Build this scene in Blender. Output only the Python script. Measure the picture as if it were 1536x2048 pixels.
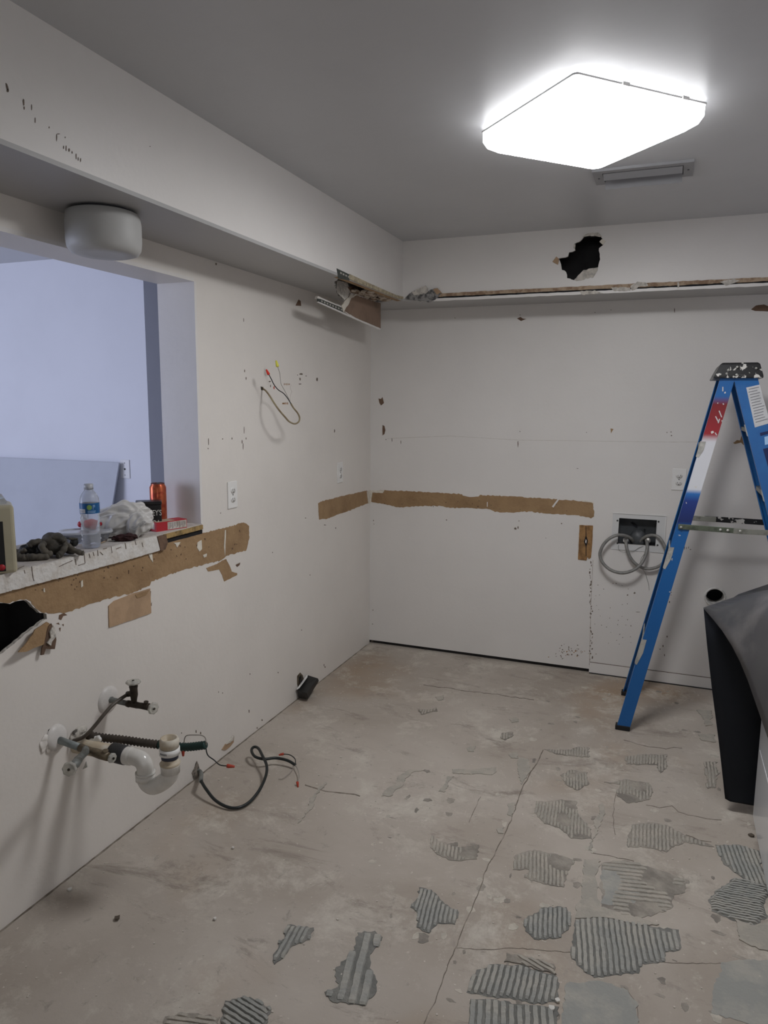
import bpy, bmesh, math, random
from mathutils import Vector, Matrix, noise
from mathutils.geometry import delaunay_2d_cdt
random.seed(7)
for o in list(bpy.data.objects): bpy.data.objects.remove(o)
SC = bpy.context.scene
COL = SC.collection
PI = math.pi

# ---------------------------------------------------------------- camera
F = 1453.33
YAW, PITCH, ROLL = 0.37303, -0.14711, 0.00803
CAM = Vector((1.762, -4.2588, 1.554))
XS, ZS, DB, ZH, H = 0.3293, 2.1237, 0.3442, 2.022, 2.44     # soffit depth / underside, back soffit depth, header, ceiling
f0 = Vector((-math.sin(YAW), math.cos(YAW), 0)); r0 = Vector((math.cos(YAW), math.sin(YAW), 0)); u0 = Vector((0, 0, 1))
cp, sp = math.cos(PITCH), math.sin(PITCH)
FW = cp*f0 + sp*u0; u1 = -sp*f0 + cp*u0
cr, sr = math.cos(ROLL), math.sin(ROLL)
RT = cr*r0 + sr*u1; UP = -sr*r0 + cr*u1
cd = bpy.data.cameras.new('camera'); cam = bpy.data.objects.new('camera', cd); COL.objects.link(cam)
cd.sensor_fit = 'VERTICAL'; cd.sensor_height = 24; cd.lens = F*24/2048; cd.clip_start = 0.02
M = Matrix.Identity(4)
for i in range(3):
    M[i][0] = RT[i]; M[i][1] = UP[i]; M[i][2] = -FW[i]; M[i][3] = CAM[i]
cam.matrix_world = M
SC.camera = cam

def at(u, v, ax, val):
    """photo point (u, v) carried to the plane  axis ax = val  of the room"""
    d = RT*((u-768)/F) + UP*(-(v-1024)/F) + FW
    t = (val-CAM[ax])/d[ax]
    return CAM + d*t

# ---------------------------------------------------------------- light / exposure
w = bpy.data.worlds.new('world'); SC.world = w; w.use_nodes = True
bg = w.node_tree.nodes['Background']; bg.inputs[0].default_value = (0.72, 0.84, 1.0, 1); bg.inputs[1].default_value = 0.24
LAMP_EMIT = 33.0        # downward lens of the lamp
LAMP_SIDE = 5.0         # dimmer moulded sides
def area(name, loc, target, sx, sy, power, color):
    ld = bpy.data.lights.new(name, 'AREA'); ld.shape = 'RECTANGLE'; ld.size = sx; ld.size_y = sy
    ld.energy = power; ld.color = color
    o = bpy.data.objects.new(name, ld); COL.objects.link(o); o.location = loc
    o.rotation_euler = (Vector(target)-Vector(loc)).to_track_quat('-Z', 'Y').to_euler()
    return o
area('dining_window_daylight', (-3.1, -3.9, 1.55), (-1.2, -0.6, 1.35), 1.6, 1.5, 45, (0.70, 0.75, 1.0))
area('kitchen_fill', (2.3, -5.9, 1.6), (1.3, -1.0, 1.2), 1.8, 1.3, 9, (0.95, 0.97, 1.0))  # unseen fill light added behind the camera, no window modelled
vs = SC.view_settings
vs.view_transform = 'Standard'; vs.look = 'None'; vs.exposure = 0.24; vs.gamma = 1.0; vs.use_curve_mapping = False

# ---------------------------------------------------------------- materials
MATS = {}
def mat(name, col, rough=0.6, metal=0.0, var=0.0, vscale=8.0, col2=None, bump=0.0, bscale=60.0, trans=0.0, emit=0.0, ior=1.45, coat=0.0, alpha=1.0, thin=0.45, thick=0.6, spec=0.5):
    if name in MATS: return MATS[name]
    m = bpy.data.materials.new(name); m.use_nodes = True
    nt = m.node_tree; b = nt.nodes['Principled BSDF']
    b.inputs['Base Color'].default_value = (*col, 1); b.inputs['Roughness'].default_value = rough
    b.inputs['Metallic'].default_value = metal; b.inputs['IOR'].default_value = ior
    b.inputs['Specular IOR Level'].default_value = spec
    if trans: b.inputs['Transmission Weight'].default_value = trans
    if coat: b.inputs['Coat Weight'].default_value = coat
    if alpha < 1: b.inputs['Alpha'].default_value = alpha
    if emit:
        b.inputs['Emission Color'].default_value = (0.98, 0.985, 1.0, 1); b.inputs['Emission Strength'].default_value = emit
    tc = nt.nodes.new('ShaderNodeTexCoord')
    if var or col2:
        n = nt.nodes.new('ShaderNodeTexNoise'); n.inputs['Scale'].default_value = vscale; n.inputs['Detail'].default_value = 6
        n.inputs['Roughness'].default_value = 0.6
        nt.links.new(tc.outputs['Object'], n.inputs['Vector'])
        r = nt.nodes.new('ShaderNodeValToRGB'); r.color_ramp.elements[0].position = thin; r.color_ramp.elements[1].position = thick
        c2 = col2 if col2 else tuple(c*(1-var) for c in col)
        r.color_ramp.elements[0].color = (*col, 1); r.color_ramp.elements[1].color = (*c2, 1)
        nt.links.new(n.outputs['Fac'], r.inputs['Fac']); nt.links.new(r.outputs['Color'], b.inputs['Base Color'])
    if bump:
        n2 = nt.nodes.new('ShaderNodeTexNoise'); n2.inputs['Scale'].default_value = bscale; n2.inputs['Detail'].default_value = 5
        nt.links.new(tc.outputs['Object'], n2.inputs['Vector'])
        bp = nt.nodes.new('ShaderNodeBump'); bp.inputs['Strength'].default_value = bump; bp.inputs['Distance'].default_value = 0.01
        nt.links.new(n2.outputs['Fac'], bp.inputs['Height']); nt.links.new(bp.outputs['Normal'], b.inputs['Normal'])
    MATS[name] = m
    return m

WALL = mat('painted_wall', (0.765, 0.74, 0.715), 0.42, var=0.05, vscale=2.2, bump=0.08, bscale=45, thin=0.35, thick=0.7)
WALL2 = mat('painted_wall_patina', (0.775, 0.735, 0.69), 0.42, var=0.08, vscale=1.6, bump=0.08, bscale=45, thin=0.35, thick=0.7)
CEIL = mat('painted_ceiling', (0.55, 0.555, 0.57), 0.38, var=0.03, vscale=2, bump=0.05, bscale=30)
UNDER = mat('soffit_underside_grey', (0.44, 0.435, 0.43), 0.45, var=0.04, vscale=2, bump=0.05, bscale=30)  # undersides in a darker grey than the soffit faces
BLUEW = mat('dining_wall_paint', (0.74, 0.75, 0.80), 0.5, var=0.03, vscale=1.5, bump=0.04, bscale=40)
KRAFT = mat('torn_kraft_paper', (0.36, 0.235, 0.125), 0.85, col2=(0.265, 0.165, 0.085), vscale=9, bump=0.5, bscale=55, thin=0.42, thick=0.72)
KRAFTL = mat('pale_kraft_paper', (0.47, 0.32, 0.20), 0.85, var=0.14, vscale=12, bump=0.2)
KRAFTD = mat('dark_kraft_paper', (0.17, 0.105, 0.07), 0.9, var=0.3, vscale=12, bump=0.4)
GYPS = mat('broken_gypsum', (0.66, 0.62, 0.56), 0.95, var=0.3, vscale=40, bump=0.9, bscale=90)
PAINTCHIP = mat('cream_paint_chip', (0.74, 0.69, 0.60), 0.6, var=0.12, vscale=30, bump=0.3)
DARKCAV = mat('wall_cavity', (0.035, 0.033, 0.034), 0.95, var=0.3)  # near-black: deep shade inside cavities and gaps put into the colour
PLYE = mat('plywood_edge', (0.40, 0.27, 0.11), 0.8, var=0.5, vscale=40, bump=0.5)
WOODS = mat('weathered_lath', (0.44, 0.33, 0.23), 0.85, col2=(0.26, 0.17, 0.11), vscale=30, bump=0.5)
GREYM = mat('galvanised_bead', (0.10, 0.11, 0.10), 0.55, metal=0.6, var=0.3, vscale=40)
BLK = mat('black_hole', (0.012, 0.012, 0.014), 0.95)
DIRT = mat('dirt_mark', (0.20, 0.16, 0.13), 0.9, var=0.3, vscale=60)
RUST = mat('rust_mark', (0.38, 0.20, 0.08), 0.9, var=0.3, vscale=60)
WHITEP = mat('white_plastic', (0.80, 0.79, 0.77), 0.35)

# ---------------------------------------------------------------- helpers
def fin(name, bm, m, parent=None, smooth=False, mats=None):
    me = bpy.data.meshes.new(name); bm.to_mesh(me); bm.free()
    for x in (mats or [m]): me.materials.append(x)
    if smooth:
        for p in me.polygons: p.use_smooth = True
    o = bpy.data.objects.new(name, me); COL.objects.link(o)
    if parent: o.parent = parent; o.matrix_parent_inverse = parent_inv(parent)
    return o
def parent_inv(p):
    mm = Matrix.LocRotScale(p.location, p.rotation_euler, p.scale)
    if p.parent: mm = Matrix.LocRotScale(p.parent.location, p.parent.rotation_euler, p.parent.scale) @ p.matrix_parent_inverse @ mm if False else mm
    return mm.inverted()
def tag(o, label=None, cat=None, group=None, kind=None):
    if label: o['label'] = label
    if cat: o['category'] = cat
    if group: o['group'] = group
    if kind: o['kind'] = kind
    return o
def thing(name, label, cat, loc=(0, 0, 0), group=None):
    o = bpy.data.objects.new(name, None); COL.objects.link(o); o.location = loc; o.empty_display_size = 0.05
    return tag(o, label, cat, group)
def struct(o, label=None):
    o['kind'] = 'structure'
    if label: o['label'] = label
    return o
def box(bm, a, b, mi=0):
    x0, y0, z0 = a; x1, y1, z1 = b
    v = [bm.verts.new(p) for p in ((x0,y0,z0),(x1,y0,z0),(x1,y1,z0),(x0,y1,z0),(x0,y0,z1),(x1,y0,z1),(x1,y1,z1),(x0,y1,z1))]
    fs = []
    for q in ((0,3,2,1),(4,5,6,7),(0,1,5,4),(1,2,6,5),(2,3,7,6),(3,0,4,7)):
        f = bm.faces.new([v[i] for i in q]); f.material_index = mi; fs.append(f)
    return v
def bevel(bm, w=0.003, seg=2):
    bmesh.ops.bevel(bm, geom=[e for e in bm.edges], offset=w, segments=seg, affect='EDGES', profile=0.5)
def frames(pts):
    out = []; n = None
    for i, p in enumerate(pts):
        t = (pts[min(i+1, len(pts)-1)]-pts[max(i-1, 0)])
        t = t.normalized() if t.length > 1e-9 else Vector((0, 0, 1))
        if n is None:
            n = t.orthogonal().normalized()
        else:
            n = (n - t*n.dot(t)); n = n.normalized() if n.length > 1e-6 else t.orthogonal().normalized()
        out.append((p, n, t.cross(n)))
    return out
def tube(bm, pts, r, seg=12, cap=True, mi=0):
    pts = [Vector(p) for p in pts]
    rs = r if isinstance(r, (list, tuple)) else [r]*len(pts)
    rings = []
    for (p, n, b), rr in zip(frames(pts), rs):
        rings.append([bm.verts.new(p + (n*math.cos(2*PI*k/seg)+b*math.sin(2*PI*k/seg))*rr) for k in range(seg)])
    for a, b in zip(rings, rings[1:]):
        for k in range(seg):
            f = bm.faces.new((a[k], a[(k+1) % seg], b[(k+1) % seg], b[k])); f.material_index = mi; f.smooth = True
    if cap:
        for rg in (rings[0][::-1], rings[-1]):
            f = bm.faces.new(rg); f.material_index = mi
    return rings
def spline(pts, n=8):
    pts = [Vector(p) for p in pts]; P = [pts[0]*2-pts[1]] + pts + [pts[-1]*2-pts[-2]]; out = []
    for i in range(1, len(P)-2):
        for k in range(n):
            t = k/n; a, b, c, d = P[i-1], P[i], P[i+1], P[i+2]
            out.append(0.5*((2*b)+(c-a)*t+(2*a-5*b+4*c-d)*t*t+(3*b-a-3*c+d)*t**3))
    out.append(pts[-1]); return out
def lathe(bm, c, axis, prof, seg=32, mi=0, closed=True):
    """prof: list of (distance along axis, radius)"""
    axis = Vector(axis).normalized(); n = axis.orthogonal().normalized(); b = axis.cross(n); c = Vector(c); rings = []
    for h, r in prof:
        if r < 1e-6: rings.append([bm.verts.new(c+axis*h)])
        else: rings.append([bm.verts.new(c+axis*h+(n*math.cos(2*PI*k/seg)+b*math.sin(2*PI*k/seg))*r) for k in range(seg)])
    for A, B in zip(rings, rings[1:]):
        for k in range(seg):
            q = [A[k % len(A)], A[(k+1) % len(A)], B[(k+1) % len(B)], B[k % len(B)]]
            q = list(dict.fromkeys(q))
            if len(q) > 2:
                f = bm.faces.new(q); f.material_index = mi; f.smooth = True
def inside(p, poly):
    x, y = p; c = False; j = len(poly)-1
    for i in range(len(poly)):
        xi, yi = poly[i]; xj, yj = poly[j]
        if (yi > y) != (yj > y) and x < (xj-xi)*(y-yi)/(yj-yi+1e-12)+xi: c = not c
        j = i
    return c
def jag(poly, amp, step, seed=0):
    """subdivide a 2-D outline and roughen it like torn paper"""
    out = []; n = len(poly); rnd = random.Random(seed)
    for i in range(n):
        a = Vector(poly[i]); b = Vector(poly[(i+1) % n]); L = (b-a).length; k = max(1, int(L/step))
        d = (b-a).normalized() if L > 1e-9 else Vector((1, 0)); nn = Vector((-d.y, d.x))
        for j in range(k):
            q = a+(b-a)*(j/k)
            if j: q = q+nn*rnd.uniform(-amp, amp)+d*rnd.uniform(-.3, .3)*step
            out.append((q.x, q.y))
    return out
def sheet(bm, outer, holes, fn, depth, mi=0, side_mi=None):
    """flat sheet with openings: 2-D outline through fn(u,v,d) -> 3-D, d=0 is the face, d=depth the back"""
    vs_, ed = [], []
    for lp in [outer]+holes:
        s = len(vs_); vs_ += [Vector(q) for q in lp]
        ed += [(s+i, s+(i+1) % len(lp)) for i in range(len(lp))]
    r = delaunay_2d_cdt(vs_, ed, [], 0, 1e-6)
    V, E, Fa = r[0], r[1], r[2]
    keep = []
    for f in Fa:
        c = sum((V[i] for i in f), Vector((0, 0)))/len(f)
        if inside(c, outer) and not any(inside(c, h) for h in holes): keep.append(f)
    A = {}; B = {}
    def g(D, i, d):
        if i not in D: D[i] = bm.verts.new(fn(V[i].x, V[i].y, d))
        return D[i]
    cnt = {}
    for f in keep:
        q = bm.faces.new([g(A, i, 0) for i in f]); q.material_index = mi
        q = bm.faces.new([g(B, i, depth) for i in reversed(f)]); q.material_index = mi if side_mi is None else side_mi
        for a, b in zip(f, list(f[1:])+[f[0]]): cnt[(a, b)] = 1
    for (a, b) in list(cnt):
        if (b, a) not in cnt:
            q = bm.faces.new([A[b], A[a], B[a], B[b]]); q.material_index = mi if side_mi is None else side_mi
def fix(bm): bmesh.ops.recalc_face_normals(bm, faces=bm.faces[:])
FX = lambda x0=0.0, s=1: (lambda u, v, d: (x0+s*d, u, v))       # plane x = x0, (u,v) = (y,z)
FY = lambda y0=0.0, s=1: (lambda u, v, d: (u, y0+s*d, v))       # plane y = y0, (u,v) = (x,z)
FZ = lambda z0=0.0, s=1: (lambda u, v, d: (u, v, z0+s*d))
def P2(pts, ax, val):
    o = []
    for u, v in pts:
        q = at(u, v, ax, val); o.append({0: (q.y, q.z), 1: (q.x, q.z), 2: (q.x, q.y)}[ax])
    return o
def patch(name, pts, ax, val, m, parent, h=0.0012, amp=0.0015, step=0.012, base=0.0, label=None, seed=None):
    """thin torn layer lying on a wall or floor; grows out into the room"""
    s = -1 if ax == 1 else 1
    fn = {0: FX, 1: FY, 2: FZ}[ax](val+s*base, s)
    bm = bmesh.new()
    sheet(bm, jag(P2(pts, ax, val), amp, step, seed if seed is not None else len(pts)*13+int(pts[0][0])), [], lambda u, v, d: fn(u, v, h-d), h); fix(bm)
    o = fin(name, bm, m, parent)
    if label: o['label'] = label
    return o
def textmesh(name, s, size, m, parent, Mx, ext=0.0004):
    cu = bpy.data.curves.new(name, 'FONT'); cu.body = s; cu.resolution_u = 3; cu.size = size; cu.extrude = ext; cu.align_x = 'CENTER'; cu.align_y = 'CENTER'
    t = bpy.data.objects.new('tmp', cu); COL.objects.link(t)
    bpy.context.view_layer.update()
    me = bpy.data.meshes.new_from_object(t.evaluated_get(bpy.context.evaluated_depsgraph_get()))
    bpy.data.objects.remove(t); me.name = name; me.transform(Mx)
    me.materials.clear(); me.materials.append(m)
    o = bpy.data.objects.new(name, me); COL.objects.link(o)
    if parent: o.parent = parent; o.matrix_parent_inverse = parent_inv(parent)
    return o
def basis(o, x, y, z):
    mm = Matrix.Identity(4)
    for i in range(3): mm[i][0] = x[i]; mm[i][1] = y[i]; mm[i][2] = z[i]; mm[i][3] = o[i]
    return mm

YF, YJ = -6.0, -1.805        # front end of kitchen, jamb of the pass-through
XR = 2.78
TW = 0.173                   # partition thickness
LZ = 1.066                   # ledge top

# ================================================================ SETTING
# ---- floor
def floor_material():
    m = bpy.data.materials.new('bare_slab'); m.use_nodes = True; nt = m.node_tree; b = nt.nodes['Principled BSDF']
    L = nt.links.new; tc = nt.nodes.new('ShaderNodeTexCoord')
    def N(scale, detail=6, rough=0.6, dist=0.0, sx=1, sy=1):
        mp = nt.nodes.new('ShaderNodeMapping'); mp.inputs['Scale'].default_value = (sx, sy, 1)
        n = nt.nodes.new('ShaderNodeTexNoise'); n.inputs['Scale'].default_value = scale; n.inputs['Detail'].default_value = detail
        n.inputs['Roughness'].default_value = rough; n.inputs['Distortion'].default_value = dist
        L(tc.outputs['Object'], mp.inputs['Vector']); L(mp.outputs['Vector'], n.inputs['Vector']); return n
    def ramp(n, p0, p1, out='Fac'):
        r = nt.nodes.new('ShaderNodeValToRGB'); r.color_ramp.elements[0].position = p0; r.color_ramp.elements[1].position = p1
        L(n.outputs[out], r.inputs['Fac']); return r
    def mix(fac, a, c):
        x = nt.nodes.new('ShaderNodeMix'); x.data_type = 'RGBA'
        L(fac, x.inputs[0])
        if isinstance(a, tuple): x.inputs[6].default_value = (*a, 1)
        else: L(a, x.inputs[6])
        x.inputs[7].default_value = (*c, 1); return x.outputs[2]
    c = mix(ramp(N(1.1, 6, .6, .3), .36, .64).outputs[0], (0.50, 0.450, 0.395), (0.375, 0.325, 0.275))
    c = mix(ramp(N(0.9, 4, .5, .2), .56, .74).outputs[0], c, (0.35, 0.255, 0.175))          # rusty-brown stain
    c = mix(ramp(N(3.6, 12, .78, .25), .52, .68).outputs[0], c, (0.60, 0.56, 0.49))        # pale mortar haze
    c = mix(ramp(N(5.5, 12, .80, .5, .40, 1), .55, .66).outputs[0], c, (0.27, 0.23, 0.195)) # trowel smears
    c = mix(ramp(N(14, 10, .8, .5), .58, .66).outputs[0], c, (0.33, 0.295, 0.255))
    c = mix(ramp(N(11, 10, .8, .5, 1, .6), .62, .68).outputs[0], c, (0.62, 0.58, 0.51))
    c = mix(ramp(N(60, 3, .6), .67, .74).outputs[0], c, (0.62, 0.58, 0.52))                # specks
    L(c, b.inputs['Base Color']); b.inputs['Roughness'].default_value = 0.72; b.inputs['Specular IOR Level'].default_value = 0.35
    bp = nt.nodes.new('ShaderNodeBump'); bp.inputs['Strength'].default_value = 0.35; bp.inputs['Distance'].default_value = 0.01
    L(N(18, 9, .7).outputs['Fac'], bp.inputs['Height']); L(bp.outputs['Normal'], b.inputs['Normal'])
    return m
FLOORM = floor_material()
bm = bmesh.new(); box(bm, (-4.2, -6.3, -0.1), (3.2, 1.2, 0.0))
floor = struct(fin('floor', bm, FLOORM), 'bare concrete slab with thinset ridges')

# ---- ceiling
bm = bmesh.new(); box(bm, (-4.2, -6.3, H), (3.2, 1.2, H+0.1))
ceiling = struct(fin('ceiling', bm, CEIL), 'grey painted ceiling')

# ---- left wall (partition with the pass-through opening, hollow)
HOLE_L = P2([(-92, 1250), (-80, 1228), (-50, 1214), (-22, 1206), (0, 1206), (20, 1208), (35, 1202), (52, 1200), (60, 1206), (66, 1214), (80, 1226), (93, 1228), (94, 1238), (80, 1246), (66, 1256), (50, 1268), (28, 1288), (12, 1300), (-4, 1310), (-22, 1318), (-55, 1322), (-80, 1296)], 0, 0.0)
OPEN = [(YJ, LZ-0.03), (YJ, ZH), (-3.7, ZH), (-3.7, LZ-0.03)]
WH = jag(HOLE_L, 0.004, 0.012, 3)
YLB = YF
outl = [(0, 0.0), (0, H), (YLB, H), (YLB, 0.0)]
hole_c = P2([(389, 1532), (397, 1530), (398, 1545), (390, 1548)], 0, 0)
hole_p = P2([(96, 1460), (108, 1452), (120, 1447), (123, 1452), (123, 1466), (120, 1486), (108, 1492), (97, 1484)], 0, 0)
hole_t = P2([(143, 1468), (156, 1463), (164, 1475), (160, 1496), (150, 1504), (142, 1490)], 0, 0)
hole_w = P2([(521, 773), (527, 774), (527, 781), (522, 780)], 0, 0)
hole_k = P2([(596, 1350), (601, 1345), (606, 1352), (606, 1370), (600, 1378), (595, 1370)], 0, 0)
bm = bmesh.new(); sheet(bm, outl, [OPEN, WH, hole_c, hole_p, hole_t, hole_w, hole_k], FX(0, -1), 0.013, 0, 1); fix(bm)
wl = struct(fin('wall_left', bm, WALL2, mats=[WALL2, GYPS]), 'cream kitchen partition wall with pass-through and torn paper')
bm = bmesh.new()
sheet(bm, outl, [OPEN], FX(-TW+0.013, -1), 0.013)
fix(bm); fin('dining_side_sheet', bm, BLUEW, wl)
bm = bmesh.new()
box(bm, (-TW-.001, YJ-.0015, LZ-0.03), (0.0008, YJ+0.012, ZH)); box(bm, (-TW-.001, -3.712, LZ-0.03), (0.0008, -3.6985, ZH)); box(bm, (-TW-.001, -3.7, ZH-.0015), (0.0008, YJ, ZH+0.012))
o = fin('jamb_lining', bm, WALL, wl); o['label'] = 'white lining of the pass-through sides and head'
bm = bmesh.new(); box(bm, (-TW+0.014, -3.3, 0.02), (-TW+0.02, -2.2, LZ-0.06)); box(bm, (-0.15, -2.62, 0.02), (-0.02, -2.58, LZ-0.08))
fin('wall_cavity_stud', bm, DARKCAV, wl)

# ---- ledge of the pass-through
LEDGE = mat('dusty_ledge_paint', (0.56, 0.52, 0.48), 0.7, col2=(0.42, 0.38, 0.34), vscale=6, bump=0.3, bscale=80)
ledge = struct(thing('trim_1', 'dusty painted ledge of the pass-through', None)); del_cat = ledge.pop('category', None)
bm = bmesh.new(); box(bm, (-0.30, -3.7, LZ-0.02), (0.004, YJ, LZ)); fin('ledge_board', bm, LEDGE, ledge)
yl = at(315, 1100, 0, 0).y
bm = bmesh.new()
fr = jag([(-3.7, LZ-0.001), (-3.7, LZ-0.052), (at(0, 1185, 0, 0).y, at(0, 1185, 0, 0).z), (at(91, 1161, 0, 0).y, at(91, 1161, 0, 0).z), (at(223, 1127, 0, 0).y, at(223, 1127, 0, 0).z), (at(315, 1100, 0, 0).y, at(315, 1100, 0, 0).z), (at(308, 1074, 0, 0).y, LZ-0.001)], 0.0012, 0.014, 5)
sheet(bm, fr, [], FX(0.012, -1), 0.012); fix(bm)
fin('edge_fascia', bm, mat('fascia_paint', (0.72, 0.70, 0.67), 0.55, col2=(0.62, 0.58, 0.53), vscale=18, bump=0.5, bscale=70), ledge)
bm = bmesh.new(); y0 = at(325, 1083, 0, 0).y
box(bm, (-0.10, y0, LZ-0.022), (0.010, YJ-0.001, LZ-0.004)); fin('plywood_layer', bm, PLYE, ledge)
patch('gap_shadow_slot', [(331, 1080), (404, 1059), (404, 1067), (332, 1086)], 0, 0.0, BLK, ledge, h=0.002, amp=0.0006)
patch('broken_end_board', [(309, 1073), (326, 1070), (330, 1084), (325, 1098), (316, 1101)], 0, 0.0, KRAFTD, ledge, h=0.014)

# ---- back wall with bottom gap, holes, dryer vent opening
xg = at(1178, 1338, 1, 0).x
zg = at(960, 1306, 1, 0).z
DU = at(1430, 1194, 1, 0.0)
duct_hole = [(DU.x+0.050*math.cos(a*PI/12), DU.z+0.050*math.sin(a*PI/12)) for a in range(24)]
BX0, BX1 = at(1238, 1040, 1, 0).x, at(1314, 1040, 1, 0).x
BZ0, BZ1 = at(1276, 1090, 1, 0).z, at(1276, 1038, 1, 0).z
boxh = [(BX0, BZ0), (BX1, BZ0), (BX1, BZ1), (BX0, BZ1)]
slit = P2([(1172, 1072), (1174, 1082), (1172, 1090), (1170, 1082)], 1, 0)
outb = [(0, 0.021), (xg, 0.023), (xg, 0.0), (XR+0.2, 0.0), (XR+0.2, H), (0, H)]
bm = bmesh.new(); sheet(bm, outb, [duct_hole, boxh], FY(0, 1), 0.013, 0, 1); fix(bm)
wb = struct(fin('wall_back', bm, WALL, mats=[WALL, GYPS]), 'white back wall with torn brown band')
bm = bmesh.new(); box(bm, (-0.2, 0.14, 0), (XR+0.2, 0.16, H)); box(bm, (-0.2, 0.016, 0), (xg, 0.022, 0.05)); fin('wall_cavity_back', bm, DARKCAV, wb)

# ---- other walls (kept for light and reflections, mostly out of frame)
bm = bmesh.new(); box(bm, (XR, YF, 0), (XR+0.1, 0.0, H)); struct(fin('wall_right', bm, WALL))
bm = bmesh.new(); box(bm, (-TW, YF-.1, 0), (XR+.1, YF, H)); struct(fin('wall_front', bm, WALL))
# dining room
bm = bmesh.new(); box(bm, (-4.2, -0.60, 0), (-1.227, 0.75, H)); wf = struct(fin('wall_far', bm, BLUEW), 'dining room wall in daylight')
bm = bmesh.new(); box(bm, (-4.2, 1.1, 0), (-TW, 1.2, H)); box(bm, (-TW, 0.0, 0), (-TW+0.02, 1.2, H)); struct(fin('wall_hall', bm, BLUEW))

# ---- soffits
bm = bmesh.new(); sheet(bm, [(YF, ZS), (-DB, ZS), (-DB, H), (YF, H)], [], FX(XS, -1), 0.013); fix(bm)
s1 = struct(fin('trim_2', bm, WALL), 'boxed soffit over the left wall')
bm = bmesh.new()
yt0 = at(675, 556, 2, ZS).y
torn = [(at(x, y, 2, ZS).x, at(x, y, 2, ZS).y) for x, y in [(676, 556), (668, 566), (674, 578), (676, 590), (690, 600), (740, 606), (775, 602), (800, 597)]]
torn = [(min(a, XS-0.002), b) for a, b in torn]
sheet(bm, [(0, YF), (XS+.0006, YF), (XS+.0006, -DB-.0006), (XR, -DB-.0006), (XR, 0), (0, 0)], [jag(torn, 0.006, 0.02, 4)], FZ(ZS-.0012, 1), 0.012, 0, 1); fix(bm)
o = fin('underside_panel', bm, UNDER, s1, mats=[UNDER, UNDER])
bm = bmesh.new(); box(bm, (0.02, -1.6, ZS+0.11), (XS-0.02, -0.02, ZS+0.12)); fin('cavity_board', bm, KRAFTD, s1)
HOLE_B = [(525, 1055), (570, 1045), (575, 1025), (605, 1015), (600, 985), (635, 965), (650, 945), (725, 945), (745, 970), (740, 990), (720, 1005), (725, 1060), (715, 1100), (690, 1125), (640, 1150), (600, 1160), (565, 1150), (560, 1120), (540, 1110), (535, 1080)]
HOLE_B = [(900+a/2.415, 80+b/2.415) for a, b in HOLE_B]
bm = bmesh.new(); sheet(bm, [(XS-0.013, ZS), (XR, ZS), (XR, H), (XS-0.013, H)], [jag(P2(HOLE_B, 1, -DB), 0.003, 0.012, 9)], FY(-DB, 1), 0.013, 0, 1); fix(bm)
s2 = struct(fin('trim_3', bm, WALL, mats=[WALL, GYPS]), 'boxed soffit over the back wall with a knocked-through hole')
bm = bmesh.new(); box(bm, (XS, -0.12, ZS+0.01), (XR, -0.10, H-0.01)); fin('cavity_back_board', bm, DARKCAV, s2)
# torn edges of that hole
def E6(L): return [(900+a/2.415, 80+b/2.415) for a, b in L]
patch('torn_plaster_lip', E6([(628, 1130), (645, 1112), (700, 1102), (715, 1098), (705, 1125), (690, 1150), (680, 1145), (610, 1165), (600, 1158)]), 1, -DB, GYPS, s2, h=0.006, amp=0.004)
patch('torn_plaster_lip', E6([(640, 950), (665, 935), (715, 930), (735, 950), (722, 952), (690, 940), (655, 950)]), 1, -DB, GYPS, s2, h=0.004, amp=0.003)
patch('torn_plaster_lip', E6([(722, 975), (735, 962), (752, 972), (738, 990)]), 1, -DB, PAINTCHIP, s2, h=0.006, amp=0.002)
patch('torn_plaster_lip', E6([(598, 990), (606, 985), (604, 1010), (597, 1005)]), 1, -DB, GYPS, s2, h=0.004, amp=0.001)
patch('paper_flap', E6([(496, 1072), (515, 1047), (527, 1058), (522, 1086)]), 1, -DB, KRAFTL, s2, h=0.008, amp=0.001)
# exposed lath along its bottom edge, right of the corner
za = at(905, 592, 1, -DB).z
xa = at(868, 592, 1, -DB).x
bm = bmesh.new()
sheet(bm, jag([(xa, ZS+0.012), (XR, ZS+0.012), (XR, ZS+0.030), (xa, ZS+0.030)], 0.0016, 0.02, 2), [], FY(-DB-0.006, 1), 0.006); fix(bm)
fin('exposed_lath', bm, WOODS, s2)
bm = bmesh.new(); sheet(bm, jag([(xa, ZS+0.004), (XR, ZS+0.004), (XR, ZS+0.0125), (xa, ZS+0.0125)], 0.001, 0.02, 6), [], FY(-DB-0.001, 1), 0.001); fix(bm)
fin('open_joint', bm, BLK, s2)
bm = bmesh.new(); sheet(bm, jag([(xa, ZS-0.010), (XR, ZS-0.010), (XR, ZS+0.004), (xa, ZS+0.004)], 0.0012, 0.03, 8), [], FY(-DB-0.008, 1), 0.010); fix(bm)
fin('edge_moulding', bm, WALL, s2)
for L in ([(872, 1190), (905, 1168), (950, 1175), (958, 1188), (920, 1192), (880, 1212)], [(780, 1195), (870, 1198), (872, 1212), (790, 1212)], [(1098, 1172), (1106, 1172), (1104, 1200), (1099, 1200)], [(630, 1215), (700, 1210), (740, 1225), (640, 1232)], [(1300, 1170), (1370, 1155), (1400, 1165), (1330, 1188)]):
    patch('loose_paint_shred', E6(L), 1, -DB, GYPS, s2, h=0.012, amp=0.003, step=0.01)
patch('crumbled_plaster', [(812, 598), (825, 585), (843, 577), (852, 573), (858, 583), (872, 577), (882, 586), (876, 596), (862, 604), (838, 602)], 1, -DB, mat('grey_crumble', (0.33, 0.32, 0.31), 0.95, col2=(0.10, 0.10, 0.10), vscale=45, bump=1.0, bscale=120), s2, h=0.014, amp=0.004, step=0.008)
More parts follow.
